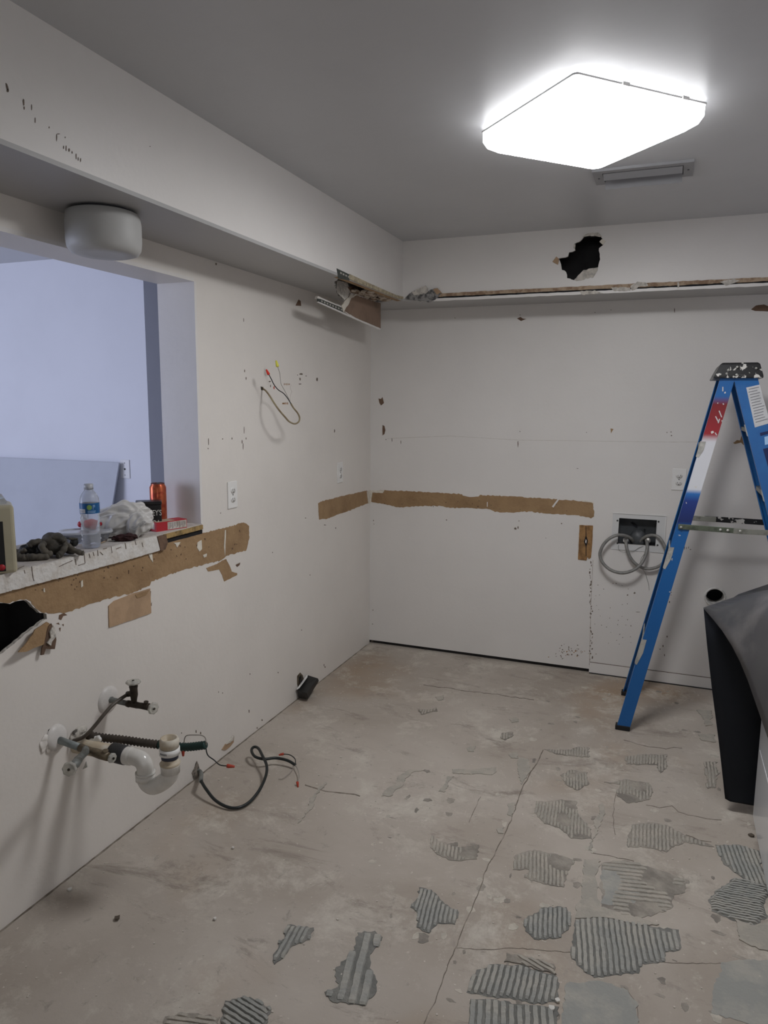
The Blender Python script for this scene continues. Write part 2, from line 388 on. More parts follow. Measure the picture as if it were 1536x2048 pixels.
patch('crumbled_plaster', [(826, 586), (842, 577), (853, 572), (858, 584), (846, 590), (830, 592)], 1, -DB, GYPS, s2, h=0.02, amp=0.004, step=0.008)
patch('crumbled_plaster', [(868, 580), (876, 577), (884, 586), (875, 590)], 1, -DB, KRAFTL, s2, h=0.018, amp=0.002, step=0.008)

# left soffit: exposed corner bead and lath on the face, torn underside and hanging stub
patch('perforated_corner_bead', [(673, 537), (698, 549), (698, 561), (676, 557)], 0, XS, GREYM, s1, h=0.003, amp=0.0004)
for k in range(4):
    a = 679+k*5.2; b = 544+k*2.5
    patch('bead_slot', [(a, b), (a+3, b+1.3), (a+3, b+4.6), (a, b+3.3)], 0, XS, mat('pale_slot', (0.42, 0.40, 0.36), 0.8), s1, h=0.004, amp=0)
patch('exposed_lath', [(697, 548), (740, 568), (790, 590), (806, 594), (806, 598), (796, 598), (760, 584), (715, 566), (697, 558)], 0, XS, mat('pale_lath', (0.50, 0.43, 0.30), 0.85, var=0.35, vscale=40, bump=0.6), s1, h=0.006, amp=0.0006)
bm = bmesh.new(); y1 = at(680, 557, 0, XS).y
box(bm, (XS-0.03, y1, ZS-0.002), (XS-0.003, -DB-0.01, ZS+0.018)); o = fin('lath_strip', bm, KRAFT, s1)
# crumbled plaster in the torn opening
bm = bmesh.new()
rnd = random.Random(3)
for k in range(26):
    t = k/25; y = at(690, 585, 2, ZS).y*(1-t) + (-DB-0.05)*t
    x = 0.22+0.06*math.sin(k*1.7)+rnd.uniform(-0.03, 0.03)
    r = rnd.uniform(0.012, 0.030)
    mm = Matrix.Translation((x, y, ZS+0.004+rnd.uniform(-0.006, 0.012))) @ Matrix.Rotation(rnd.uniform(0, 6), 4, 'Z') @ Matrix.Diagonal((1.2, 1.8, 0.45, 1))
    g = bmesh.ops.create_icosphere(bm, subdivisions=2, radius=r, matrix=mm)
    for v in g['verts']: v.co += noise.noise_vector(v.co*60)*0.006
fin('torn_insulation', bm, mat('torn_batt', (0.55, 0.48, 0.40), 0.95, col2=(0.20, 0.13, 0.08), vscale=25, bump=0.8, bscale=120), s1)
# stub of drywall left hanging below the soffit
XP = 0.18
stub = struct(thing('trim_4', 'stub of torn drywall hanging under the left soffit', None)); stub.pop('category', None)
def S(u, v): q = at(u, v, 0, XP); return (q.y, q.z)
z_top = ZS
pl = [S(634, 597), S(660, 608), S(686, 620), S(700, 632), S(730, 645), S(761, 659), (S(761, 606)[0], z_top), (S(702, 588)[0], z_top), S(697, 600), S(688, 614), S(660, 603), S(636, 592)]
bm = bmesh.new(); sheet(bm, jag(pl, 0.0008, 0.03, 1), [], FX(XP, -1), 0.012, 0, 1); fix(bm)
fin('drywall_stub', bm, WALL2, stub, mats=[WALL2, GYPS])
patch('exposed_brown_paper', [(688, 622), (686, 612), (694, 604), (699, 596), (712, 591), (735, 598), (761, 607), (761, 657), (745, 650), (720, 640)], 0, XP, mat('brown_back_paper', (0.27, 0.185, 0.135), 0.9, var=0.25, vscale=7, bump=0.2), stub, h=0.0015, amp=0.0015)
patch('torn_paper_edge', [(682, 612), (690, 600), (700, 590), (712, 589), (700, 598), (695, 610), (689, 618), (685, 624)], 0, XP, PAINTCHIP, stub, h=0.005, amp=0.003)
patch('torn_paper_edge', [(673, 560), (680, 562), (693, 566), (700, 580), (697, 592), (688, 600), (680, 592), (674, 586)], 0, XP+0.012, GYPS, stub, h=0.003, amp=0.003)
patch('torn_paper_edge', [(695, 574), (708, 572), (720, 582), (716, 588), (702, 585)], 0, XP+0.016, KRAFTD, stub, h=0.004, amp=0.003)
patch('perforated_corner_bead', [(634, 597), (640, 598), (684, 616), (686, 625), (660, 614), (634, 604)], 0, XP, GREYM, stub, h=0.003, amp=0.0004)
for k in range(8):
    a = 641+k*5.6; b = 600.5+k*2.35
    patch('bead_slot', [(a, b), (a+3, b+1.2), (a+3, b+4.4), (a, b+3.2)], 0, XP, MATS['pale_slot'], stub, h=0.004, amp=0)
patch('edge_bead', [(634, 603), (660, 614), (700, 632), (762, 658), (758, 660), (690, 630.5), (634, 605)], 0, XP, WALL, stub, h=0.006, amp=0.0006)

# ---- baseboard on the right part of the back wall
bm = bmesh.new(); zb = at(1200, 1327, 1, 0).z
box(bm, (xg+0.002, -0.009, 0.004), (XR, 0.0, zb)); bb = struct(fin('baseboard_back', bm, WALL))
bm = bmesh.new(); box(bm, (xg+0.002, -0.004, zb), (XR, 0.0, zb+0.003)); fin('caulk_line', bm, DIRT, bb)
bm = bmesh.new(); box(bm, (xg+0.002, -0.012, 0.0), (XR, -0.001, 0.006)); fin('floor_gap', bm, DARKCAV, bb)

def mark(x, y, w_, h_, ax, val, m, parent, ang=0.0, h=0.0009):
    n = 7; L = []
    rn = random.Random(int(x*7+y*3))
    for k in range(n):
        a = 2*PI*k/n; rr = rn.uniform(0.65, 1.1)
        dx, dy = math.cos(a)*w_/2*rr, math.sin(a)*h_/2*rr
        L.append((x+dx*math.cos(ang)-dy*math.sin(ang), y+dx*math.sin(ang)+dy*math.cos(ang)))
    nm = {'dirt_mark': 'scuff_mark', 'rust_mark': 'rust_stain', 'torn_kraft_paper': 'brown_chip', 'dark_kraft_paper': 'brown_chip', 'cream_paint_chip': 'paint_chip', 'broken_gypsum': 'plaster_chip'}.get(m.name, 'scuff_mark')
    patch(nm, L, ax, val, m, parent, h=h, amp=0)
# ================================================================ WALL SCARS
# left wall
patch('torn_brown_paper', [(-110, 1214), (0, 1187), (91, 1163), (223, 1129), (316, 1102), (328, 1086), (366, 1076), (405, 1066), (440, 1058), (487, 1045), (498, 1052), (498, 1078), (495, 1090), (492, 1101), (472, 1106), (452, 1112), (440, 1121), (400, 1131), (360, 1142), (318, 1157), (302, 1163), (298, 1172), (260, 1187), (224, 1195), (170, 1212), (132, 1225), (108, 1227), (96, 1227), (82, 1224), (68, 1212), (62, 1203), (52, 1198), (36, 1200), (20, 1206), (0, 1204), (-25, 1204), (-52, 1212), (-82, 1227), (-96, 1250), (-112, 1256)], 0, 0, KRAFT, wl, amp=0.0030, step=0.009)
patch('torn_brown_paper', [(412, 1136), (434, 1128), (444, 1121), (452, 1118), (460, 1134), (463, 1143), (474, 1146), (474, 1150), (448, 1163), (444, 1150), (438, 1139), (416, 1143)], 0, 0, KRAFT, wl, amp=0.001, step=0.010)
patch('torn_brown_paper', [(471, 1130), (480, 1125), (479, 1130), (474, 1134)], 0, 0, KRAFTD, wl, amp=0.0005)
patch('pale_cardboard_square', [(216, 1212), (227, 1202), (262, 1188), (299, 1177), (301, 1226), (262, 1240), (217, 1255)], 0, 0, KRAFTL, wl, h=0.004, amp=0.0006)
patch('torn_paper_tab', [(268, 1189), (296, 1180), (290, 1190), (272, 1196)], 0, 0, KRAFT, wl, h=0.006, amp=0.0008)
patch('torn_brown_paper', [(636, 1007), (641, 1003), (690, 991), (733, 981), (737, 984), (737, 1006), (716, 1014), (700, 1021), (672, 1030), (655, 1037), (638, 1039)], 0, 0, KRAFT, wl, amp=0.0028, step=0.009)
for L in ([(394, 1085), (402, 1080), (403, 1098), (398, 1103), (393, 1095)], [(346, 1086), (360, 1084), (353, 1095), (350, 1088)], [(405, 1110), (413, 1107), (412, 1113), (407, 1115)], [(161, 1163), (164, 1160), (165, 1172), (161, 1175)], [(86, 1177), (88, 1176), (89, 1184), (86, 1184)], [(296, 1108), (303, 1107), (305, 1125), (300, 1118)], [(733, 983), (741, 980), (740, 1006), (736, 1007)], [(447, 1093), (449, 1060), (451, 1060), (449, 1112)]):
    patch('cream_paint_remnant', L, 0, 0, PAINTCHIP, wl, h=0.003, amp=0.0007)
rn = random.Random(31)
for k in range(44):
    t = rn.random(); px = 70+t*410; py = 1168-t*108+rn.uniform(-2, 34)
    mark(px, py, rn.uniform(1, 3), rn.uniform(1.5, 5), 0, 0, KRAFTD, wl, ang=rn.uniform(-.5, .5), h=.0026)
for k in range(20):
    t = rn.random(); mark(760+t*410, 990+t*18+rn.uniform(2, 20), rn.uniform(1, 3), rn.uniform(1, 3), 1, 0, KRAFTD, wb, h=.0026)
# curled flap under the hole: bends out of the wall plane
def flap(pts, m, name, lift, seedv, wd=0.0):
    bm = bmesh.new(); q = jag(P2(pts, 0, 0), 0.0012, 0.012, seedv)
    cy = sum(a for a, b in q)/len(q)
    sheet(bm, q, [], lambda u, v, d: (0.004+d+lift*max(0, (at(100, 1250, 0, 0).y-u))*1.0+wd, u, v), 0.004); fix(bm)
    fin(name, bm, m, wl)
flap([(17, 1301), (30, 1290), (52, 1268), (58, 1258), (75, 1250), (88, 1243), (94, 1246), (96, 1256), (92, 1266), (86, 1278), (78, 1288), (55, 1294), (34, 1301)], KRAFT, 'curled_paper_flap', 0.20, 2)
flap([(76, 1296), (90, 1252), (96, 1246), (104, 1264), (106, 1278), (103, 1297), (92, 1297), (84, 1296), (80, 1308), (74, 1309)], KRAFTD, 'curled_paper_flap', 0.05, 4, 0.006)
flap([(90, 1262), (97, 1250), (102, 1262), (102, 1272), (94, 1282), (92, 1290), (84, 1284), (92, 1274)], GYPS, 'gypsum_core', 0.05, 5, 0.012)
for L in ([(118, 1230), (128, 1226), (134, 1230), (126, 1232), (122, 1240), (117, 1238)], [(112, 1247), (117, 1245), (119, 1249)], [(124, 1249), (127, 1248), (127, 1252)], [(118, 1256), (121, 1255), (120, 1263)]):
    patch('brown_chip', L, 0, 0, KRAFTD, wl, amp=0.0004)
# small scuffs, screw holes and scratches: photo positions on the left wall
for a in [(602, 748, 8, 5), (600, 758, 3, 8), (612, 752, 2, 3), (634, 759, 4, 9), (600, 768, 7, 2.5), (492, 757, 2, 6), (489, 742, 1.6, 6), (539, 763, 5, 3), (541, 772, 1.5, 6), (669, 862, 2, 8), (484, 884, 1.8, 10), (486, 893, 1.2, 14), (464, 877, 2, 5), (417, 883, 1.5, 16), (416, 897, 2, 3), (445, 878, 2, 3), (492, 877, 2, 5), (487, 640, 1.2, 12), (595, 750, 2, 2), (611, 1036, 3, 2), (432, 528, 3, 6), (650, 1050, 6, 1.6), (671, 1056, 2, 3), (477, 535, 2, 2), (441, 1026, 2, 2), (648, 1330, 1.6, 6), (650, 1334, 3, 4), (498, 1423, 2, 8), (392, 1463, 2.5, 7), (401, 1466, 2.5, 7), (363, 1466, 2, 3), (445, 1386, 1.6, 3), (437, 1384, 1.4, 3), (500, 1348, 2, 3), (556, 1345, 2, 3), (603, 1260, 2, 2), (524, 1440, 3, 4), (514, 1456, 2, 5), (484, 1052, 3, 3), (545, 1105, 1.5, 3), (488, 860, 1.2, 20), (620, 1150, 1.6, 3)]:
    mark(*a, 0, 0, DIRT, wl)
for a in [(14, 174, 5, 18, -0.3), (15, 181, 5, 8, -0.3), (47, 205, 4, 14, 0), (48, 216, 2.4, 8, 0), (63, 215, 1.6, 12, 0), (70, 241, 1.8, 14, 0), (98, 255, 2, 5, 0), (113, 275, 2.2, 18, 0), (117, 268, 6, 2, 0), (127, 295, 2.2, 8, 0), (132, 297, 2, 12, 0), (138, 300, 3.4, 9, 0), (144, 305, 1.8, 6, 0), (152, 313, 2, 12, 0), (156, 318, 1.8, 9, 0), (161, 320, 2.2, 10, 0), (130, 275, 1.6, 4, 0), (300, 293, 3, 1.6, 0)]:
    mark(*a[:4], 0, XS, DIRT, s1, ang=a[4])
for i in range(6):
    mark(568+i*2.2, 768.5, 1.1, 4.5, 0, 0, RUST, wl); mark(565+i*2.1, 807, 1.3, 5, 0, 0, RUST, wl)
mark(567, 807, 6, 3, 0, 0, RUST, wl)
mark(548, 775, 2.5, 7, 0, 0, mat('red_smear', (0.45, 0.06, 0.03), 0.6), wl)
patch('brown_chip', [(591, 611), (597, 599), (601, 602), (602, 612)], 0, 0, KRAFTD, wl, amp=0.0005)
patch('torn_brown_paper', [(443, 1499), (450, 1488), (462, 1482), (467, 1473), (466, 1484), (458, 1494), (450, 1500)], 0, 0, KRAFTL, wl, h=0.004, amp=0.0008)
patch('paint_chip', [(451, 1488), (466, 1471), (465, 1480), (458, 1485)], 0, 0.002, GYPS, wl, h=0.006, amp=0.0008)
for a in [(190, 1262), (298, 1194)]:
    pass
for L in ([(299, 1194), (300, 1182), (301.5, 1182), (301, 1196)], [(301, 1210), (303, 1205), (303, 1212)]):
    patch('scuff_mark', L, 0, 0, DIRT, wl, amp=0)
# scratched glue lines on the fascia
for x0, y0_, x1, y1_ in [(118, 1133, 145, 1121), (150, 1118, 152, 1130), (155, 1112, 168, 1108), (168, 1108, 170, 1126), (156, 1131, 170, 1127), (178, 1107, 180, 1116), (186, 1104, 188, 1112), (195, 1100, 196, 1112), (206, 1098, 214, 1096), (222, 1093, 224, 1106), (232, 1098, 242, 1094), (250, 1086, 252, 1098), (270, 1082, 272, 1090), (63, 1133, 66, 1156), (66, 1156, 68, 1162), (25, 1141, 48, 1132), (48, 1140, 50, 1147), (200, 1104, 206, 1110), (284, 1085, 286, 1094)]:
    d = Vector((x1-x0, y1_-y0_)).normalized(); n_ = Vector((-d.y, d.x))*0.6
    patch('glue_scratch', [(x0-n_.x, y0_-n_.y), (x1-n_.x, y1_-n_.y), (x1+n_.x, y1_+n_.y), (x0+n_.x, y0_+n_.y)], 0, 0.012, DIRT, ledge, h=0.001, amp=0.0006, step=0.008)
# back wall
patch('torn_brown_paper', [(741, 984), (757, 981), (770, 980), (850, 984), (924, 988), (935, 993), (956, 990), (1010, 992), (1090, 997), (1150, 1001), (1187, 1004), (1188, 1033), (1182, 1037), (1168, 1033), (1150, 1030), (1120, 1029), (1090, 1027), (1060, 1023), (1020, 1025), (990, 1024), (976, 1018), (930, 1016), (900, 1016), (882, 1012), (840, 1012), (800, 1015), (775, 1010), (742, 1003)], 1, 0, KRAFT, wb, amp=0.0032, step=0.010)
patch('cream_paint_remnant', [(924, 988), (960, 990), (957, 993), (940, 994), (926, 991)], 1, 0, WALL, wb, h=0.003, amp=0.0005)
patch('cream_paint_remnant', [(738, 981), (769, 981), (766, 986), (745, 985), (742, 1005), (738, 1008)], 1, 0, PAINTCHIP, wb, h=0.003, amp=0.0008)
patch('cream_paint_remnant', [(1104, 1013), (1122, 989), (1125, 990), (1107, 1015)], 1, 0, WALL, wb, h=0.004, amp=0.0004)
patch('cream_paint_remnant', [(974, 1004), (975.5, 1004), (975.5, 1013), (974, 1014)], 1, 0, WALL, wb, h=0.003, amp=0.0002)
patch('cream_paint_remnant', [(1162, 1000), (1187, 1004), (1188, 1008), (1183, 1005), (1164, 1003)], 1, 0, PAINTCHIP, wb, h=0.003, amp=0.0004)
pp = patch('brown_wood_patch', [(1159, 1050), (1186, 1051), (1185, 1080), (1182, 1115), (1178, 1118), (1175, 1114), (1173, 1121), (1156, 1119)], 1, 0, mat('wood_patch', (0.36, 0.20, 0.08), 0.8, col2=(0.22, 0.12, 0.05), vscale=20, bump=0.5), wb, h=0.003, amp=0.0008)
patch('split_crack', [(1171.5, 1052), (1172.5, 1052), (1173, 1072), (1176, 1082), (1173, 1092), (1173, 1112), (1171.6, 1112), (1171.5, 1092), (1168, 1083), (1171.5, 1072)], 1, 0, BLK, wb, h=0.0036, amp=0.0003)
patch('plaster_chip', [(1171.7, 1078), (1173.5, 1081), (1172.5, 1087), (1170.5, 1084)], 1, 0, WALL, wb, h=0.0045, amp=0)
for L, m in (([(757, 797), (762, 798), (765, 794), (768, 806), (762, 811), (759, 806)], KRAFTD), ([(765, 850), (769, 852), (771, 860), (769, 868), (765, 871)], KRAFTD), ([(1221, 857), (1227, 858), (1222, 867)], KRAFT), ([(1466, 886), (1474, 880), (1480, 881), (1483, 872), (1490, 864), (1497, 863), (1500, 888), (1487, 890), (1482, 885), (1470, 888)], KRAFT), ([(1502, 619), (1512, 611), (1528, 609), (1540, 614), (1540, 623), (1510, 622)], KRAFTD), ([(1034, 637), (1041, 634), (1046, 637), (1053, 638), (1042, 642)], KRAFTD)):
    patch('brown_chip', L, 1, 0, m, wb, amp=0.0006)
for a in [(784, 880, 1.5, 8), (802, 884, 1.5, 8), (772, 879, 1.5, 3), (1036, 1055, 3, 7), (1038, 1042, 1.5, 4), (1031, 1057, 6, 5), (893, 1040, 2.5, 3), (1123, 1047, 3, 3), (747, 1041, 2, 3), (748, 1048, 2, 2), (1092, 1076, 1.5, 2), (1036, 888, 2, 16), (1040, 863, 1.6, 3), (1173, 865, 1.5, 2), (1334, 865, 2, 3), (1342, 864, 3, 3), (1343, 871, 3, 3), (1155, 937, 5, 1.4), (744, 1282, 6, 2), (1349, 621, 2, 12), (910, 636, 1.6, 2), (1040, 630, 3, 1.4), (1190, 625, 2, 2), (1222, 620, 3, 1.4), (1255, 1190, 3, 4), (1269, 1186, 5, 4), (1342, 1185, 4, 2), (1342, 1190, 1.4, 3), (1339, 1204, 3, 5), (1334, 1273, 3, 5), (1326, 1292, 2.4, 6), (1320, 1298, 3, 3), (1329, 1310, 2, 6), (746, 1220, 2, 2), (1276, 1224, 10, 1), (1369, 1096, 1.6, 8), (1373, 1096, 1.5, 6), (1381, 1099, 4, 2), (1377, 1095, 1.4, 5), (745, 1248, 3, 2), (850, 1300, 2, 2)]:
    mark(*a, 1, 0, DIRT, wb)
rn = random.Random(11)
yy = 1125                                   # peeling seam beside the dark gap
while yy < 1330:
    if not 1240 < yy < 1250:
        mark(1183+rn.uniform(-3.5, 2), yy, rn.uniform(1.2, 4), rn.uniform(3, 8), 1, 0, DIRT, wb, ang=rn.uniform(-.6, .6))
    yy += rn.uniform(4, 8)
for k in range(46):
    mark(rn.gauss(1140, 20), rn.gauss(1305, 7), rn.uniform(1, 3), rn.uniform(1, 4), 1, 0, DIRT if k % 4 else RUST, wb, ang=rn.uniform(-1, 1))
for k in range(34):
    mark(rn.uniform(1188, 1262), rn.uniform(1165, 1300), rn.uniform(1, 2.4), rn.uniform(1, 3), 1, 0, DIRT, wb, ang=rn.uniform(-1, 1), h=0.0006)
def strip(pts, wpx, ax, val, m, parent, name, h=0.0007):
    L = []; R_ = []
    for i, q in enumerate(pts):
        a = Vector(pts[max(i-1, 0)]); b = Vector(pts[min(i+1, len(pts)-1)]); d = (b-a).normalized(); n_ = Vector((-d.y, d.x))*wpx/2
        L.append((q[0]+n_.x, q[1]+n_.y)); R_.append((q[0]-n_.x, q[1]-n_.y))
    return patch(name, L+R_[::-1], ax, val, m, parent, h=h, amp=0.0007, step=0.015)
strip([(775, 877), (900, 872), (1036, 880), (1180, 882), (1330, 884), (1400, 884)], 1.0, 1, 0, mat('seam_shade', (0.62, 0.59, 0.55), 0.7), wb, 'drywall_seam')
strip([(1186, 1120), (1182, 1200), (1179, 1335)], 1.3, 1, 0, mat('seam_shade2', (0.5, 0.46, 0.42), 0.7), wb, 'drywall_seam')

# ================================================================ FLOOR MARKS
THIN = mat('grey_thinset', (0.32, 0.322, 0.30), 0.85, col2=(0.40, 0.385, 0.345), vscale=9, bump=0.5, bscale=90)
THD = mat('grey_thinset_bed', (0.17, 0.17, 0.158), 0.9, col2=(0.24, 0.235, 0.215), vscale=10, bump=0.5, bscale=90)  # darker than the ridges, groove shade put into the bed colour
THDB = mat('brown_thinset_bed', (0.22, 0.20, 0.175), 0.9, col2=(0.38, 0.345, 0.295), vscale=9, bump=0.5, bscale=90, thin=.4, thick=.6)  # brown bed, likewise darkened for the grooves between ridges
THINB = mat('brown_thinset', (0.37, 0.345, 0.30), 0.85, col2=(0.44, 0.40, 0.345), vscale=14, bump=0.5, bscale=90)
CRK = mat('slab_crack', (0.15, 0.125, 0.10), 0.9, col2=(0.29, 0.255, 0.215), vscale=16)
def A2(L): return [(768+a/2, 1350+b/2) for a, b in L]
def A1(L): return [(a/2, 1400+b/2) for a, b in L]
def fxy(p): q = at(p[0], p[1], 2, 0.0); return Vector((q.x, q.y))
def thinset(L, d0=None, d1=None, pitch=0.0125, hgt=0.0035, m=THIN, base=0.0012, fill=0.9, seed=0):
    poly = [tuple(fxy(p)) for p in L]
    base = 0.0010+seed*0.000012
    out = jag(jag(poly, 0.012, 0.045, seed+1), 0.0045, 0.010, seed+2)
    bm = bmesh.new(); sheet(bm, out, [], FZ(base, -1), base*0.9); bed = len(bm.faces)
    for f in bm.faces: f.material_index = 1 if d0 else 0
    if d0:
        a, b = fxy(d0), fxy(d1); d = (b-a).normalized(); n_ = Vector((-d.y, d.x)); rn = random.Random(seed)
        ps = [Vector(p) for p in out]; lo = min(p.dot(n_) for p in ps); hi = max(p.dot(n_) for p in ps)
        lo2 = min(p.dot(d) for p in ps); hi2 = max(p.dot(d) for p in ps)
        o = lo+pitch/2
        while o < hi:
            t = lo2; run = []; ph = rn.uniform(0, 6)
            def flush(run):
                if len(run) < 3: return
                prev = None
                for i, c in enumerate(run):
                    e = 0.25 if i in (0, len(run)-1) else rn.uniform(0.75, 1.1)
                    ww = pitch*0.41*(0.6+0.4*min(e, 1))
                    r_ = [bm.verts.new((c.x+n_.x*ww, c.y+n_.y*ww, base*.5)), bm.verts.new((c.x+n_.x*ww*.75, c.y+n_.y*ww*.75, base+hgt*e)), bm.verts.new((c.x-n_.x*ww*.75, c.y-n_.y*ww*.75, base+hgt*e)), bm.verts.new((c.x-n_.x*ww, c.y-n_.y*ww, base*.5))]
                    if prev:
                        for k in range(3): bm.faces.new((prev[k], prev[k+1], r_[k+1], r_[k]))
                    prev = r_
            while t < hi2:
                c = n_*(o+0.0007*math.sin(t*38+ph*.15)+0.0006*math.sin(t*140+ph))+d*t
                if inside((c.x, c.y), out) and noise.noise(Vector((c.x*9, c.y*9, seed))) > -fill+0.42: run.append(c)
                else: flush(run); run = []
                t += 0.007
            flush(run); o += pitch*rn.uniform(0.93, 1.07)
    fix(bm)
    return fin('thinset_patch', bm, m, floor, mats=[m, THD if m is THIN else THDB])
V_ = lambda x, y, dx, dy: dict(d0=(x, y), d1=(x+dx, y+dy))
T = [
 (A2([(765,980),(880,972),(1000,985),(1180,1020),(1185,1100),(1125,1110),(1120,1150),(1030,1155),(1020,1195),(930,1200),(840,1212),(770,1160),(745,1120),(755,1050)]), (1218,1845), (1230,1945), THIN, .0165),
 (A2([(370,1180),(440,1158),(560,1160),(690,1205),(700,1250),(690,1310),(600,1318),(520,1300),(400,1285),(330,1270),(345,1215)]), (1075,1940), (1062,2005), THIN, .0165),
 (A2([(1296,900),(1330,862),(1400,815),(1470,828),(1536,850),(1536,965),(1480,1005),(1400,985),(1310,945)]), (1430,1790), (1520,1808), THIN, .012),
 (A2([(1350,1150),(1420,1140),(1580,1145),(1580,1420),(1440,1390),(1310,1355),(1315,1280),(1350,1190)]), None, None, THIN, 0),
 (A2([(870,755),(960,740),(1040,765),(1130,790),(1210,820),(1205,870),(1160,880),(1155,930),(1080,960),(1030,972),(870,925),(858,850)]), (1210,1750), (1320,1762), THINB, .020),
 (A2([(875,765),(950,760),(1010,775),(1020,900),(960,930),(868,915)]), None, None, THIN, 0),
 (A2([(608,505),(700,500),(770,505),(780,560),(830,618),(830,655),(750,655),(700,612),(640,595),(605,550)]), (1118,1602), (1113,1650), THINB, .0125),
 (A2([(992,600),(1060,590),(1130,600),(1200,640),(1320,688),(1210,670),(1150,690),(1130,710),(1040,690),(975,690)]), (1330,1655), (1330,1690), THINB, .0135),
 (A2([(1325,680),(1420,680),(1500,705),(1534,845),(1480,852),(1400,790),(1340,720)]), (1465,1700), (1490,1765), THIN, .014),
 (A2([(525,722),(600,700),(680,715),(765,742),(745,775),(720,850),(640,838),(560,810),(580,780),(515,780)]), (1100,1710), (1100,1760), THINB, .013),
 (A2([(190,640),(215,665),(300,690),(380,680),(372,738),(310,745),(210,718),(185,690)]), (905,1685), (900,1715), THINB, .013),
 (A2([(140,850),(190,860),(225,900),(300,950),(285,1000),(215,995),(180,1035),(130,1010),(135,960),(105,930)]), (860,1780), (848,1825), THIN, .0135),
 (A2([(560,980),(600,955),(640,930),(730,930),(738,1020),(690,1055),(600,1058),(565,1025)]), (1110,1825), (1110,1880), THIN, .0145),
 (A2([(705,402),(750,380),(815,390),(822,435),(772,462),(728,440)]), (1150,1545), (1150,1575), THINB, .0125),
 (A2([(640,298),(700,300),(820,290),(820,330),(690,318)]), (1150,1500), (1150,1515), THINB, .012),
 (A2([(965,330),(1040,318),(1132,318),(1135,365),(1105,395),(1090,360),(970,358)]), (1300,1515), (1300,1535), THINB, .0125),
 (A2([(880,430),(960,418),(1060,432),(1075,465),(1060,500),(970,512),(930,482),(945,440)]), (1275,1565), (1275,1600), THINB, .0125),
 (A2([(1282,348),(1335,350),(1328,450),(1295,456)]), (1420,1530), (1424,1570), THINB, .013),
 (A2([(730,1235),(850,1225),(960,1255),(1012,1310),(1015,1420),(700,1420),(715,1330)]), None, None, THIN, 0),
 (A2([(345,1298),(450,1300),(700,1330),(690,1420),(335,1420)]), (1000,2015), (1000,2045), THIN, .02),
 (A1([(1150,902),(1255,912),(1240,960),(1170,985),(1125,1040),(1098,1060),(1092,1020),(1140,945)]), (604,1855), (590,1880), THIN, .015),
 (A1([(1430,932),(1500,925),(1530,950),(1480,1020),(1500,1180),(1450,1225),(1330,1210),(1298,1170),(1352,1150),(1340,1080),(1420,1000)]), (720,1880), (700,1960), THIN, .03),
 (A1([(900,1205),(1000,1190),(1085,1240),(1060,1320),(880,1320)]), (480,2010), (510,2030), THIN, .014),
 (A1([(660,1270),(760,1255),(880,1270),(870,1320),(640,1320)]), (350,2040), (380,2044), THINB, .014),
 (A2([(272,378),(350,380),(450,370),(450,388),(435,400),(275,394)]), None, None, THINB, 0),
 (A2([(250,410),(280,408),(240,470),(218,466)]), None, None, THINB, 0),
 (A2([(60,405),(108,378),(160,382),(110,392),(30,485),(-10,486),(40,440)]), None, None, THINB, 0),
 (A2([(495,515),(527,513),(522,530),(512,566),(496,562)]), None, None, THINB, 0),
 (A2([(858,525),(876,510),(882,560),(850,640),(832,705),(818,700),(835,650)]), None, None, THINB, 0),
 (A2([(540,330),(580,340),(575,400),(550,440),(540,400)]), None, None, THINB, 0),
 (A2([(470,235),(515,228),(515,245),(485,262),(468,255)]), (1005,1470), (1005,1478), THINB, .012),
 (A2([(330,290),(368,285),(360,308),(336,306)]), None, None, THINB, 0),
 (A2([(135,140),(210,132),(215,146),(150,160)]), (855,1418), (850,1428), THINB, .013),
 (A2([(205,90),(240,82),(235,100),(215,103)]), None, None, THINB, 0),
 (A2([(500,315),(530,312),(538,334),(506,333)]), None, None, THINB, 0),
 (A2([(500,175),(535,172),(538,188),(510,192)]), None, None, THINB, 0),
 (A2([(450,615),(480,612),(478,636),(456,634)]), None, None, THINB, 0),
 (A2([(1250,140),(1310,142),(1315,200),(1285,205),(1270,165)]), None, None, THINB, 0),
 (A2([(1255,240),(1322,238),(1326,270),(1270,262)]), None, None, THINB, 0),
 (A2([(800,740),(862,738),(858,850),(868,930),(1030,975),(1100,1000),(960,990),(880,972),(765,975),(790,860)]), None, None, THINB, 0),
 (A2([(490,1115),(560,1130),(680,1160),(690,1200),(560,1160),(480,1150)]), (1040,1925), (1048,1930), THINB, .014),
 (A2([(1400,975),(1480,1005),(1580,980),(1580,1110),(1500,1100),(1420,1060)]), None, None, THINB, 0),
 (A1([(1240,395),(1300,330),(1308,332),(1260,400),(1200,490),(1190,495)]), None, None, THINB, 0),
]
for i, (L, d0, d1, m, pit) in enumerate(T):
    thinset(L, d0, d1, pitch=pit or .02, m=m, seed=i*5+1, hgt=0.006 if m is THIN else 0.0035, fill=0.32 if i == 4 else 0.92 if m is THIN else 0.68)
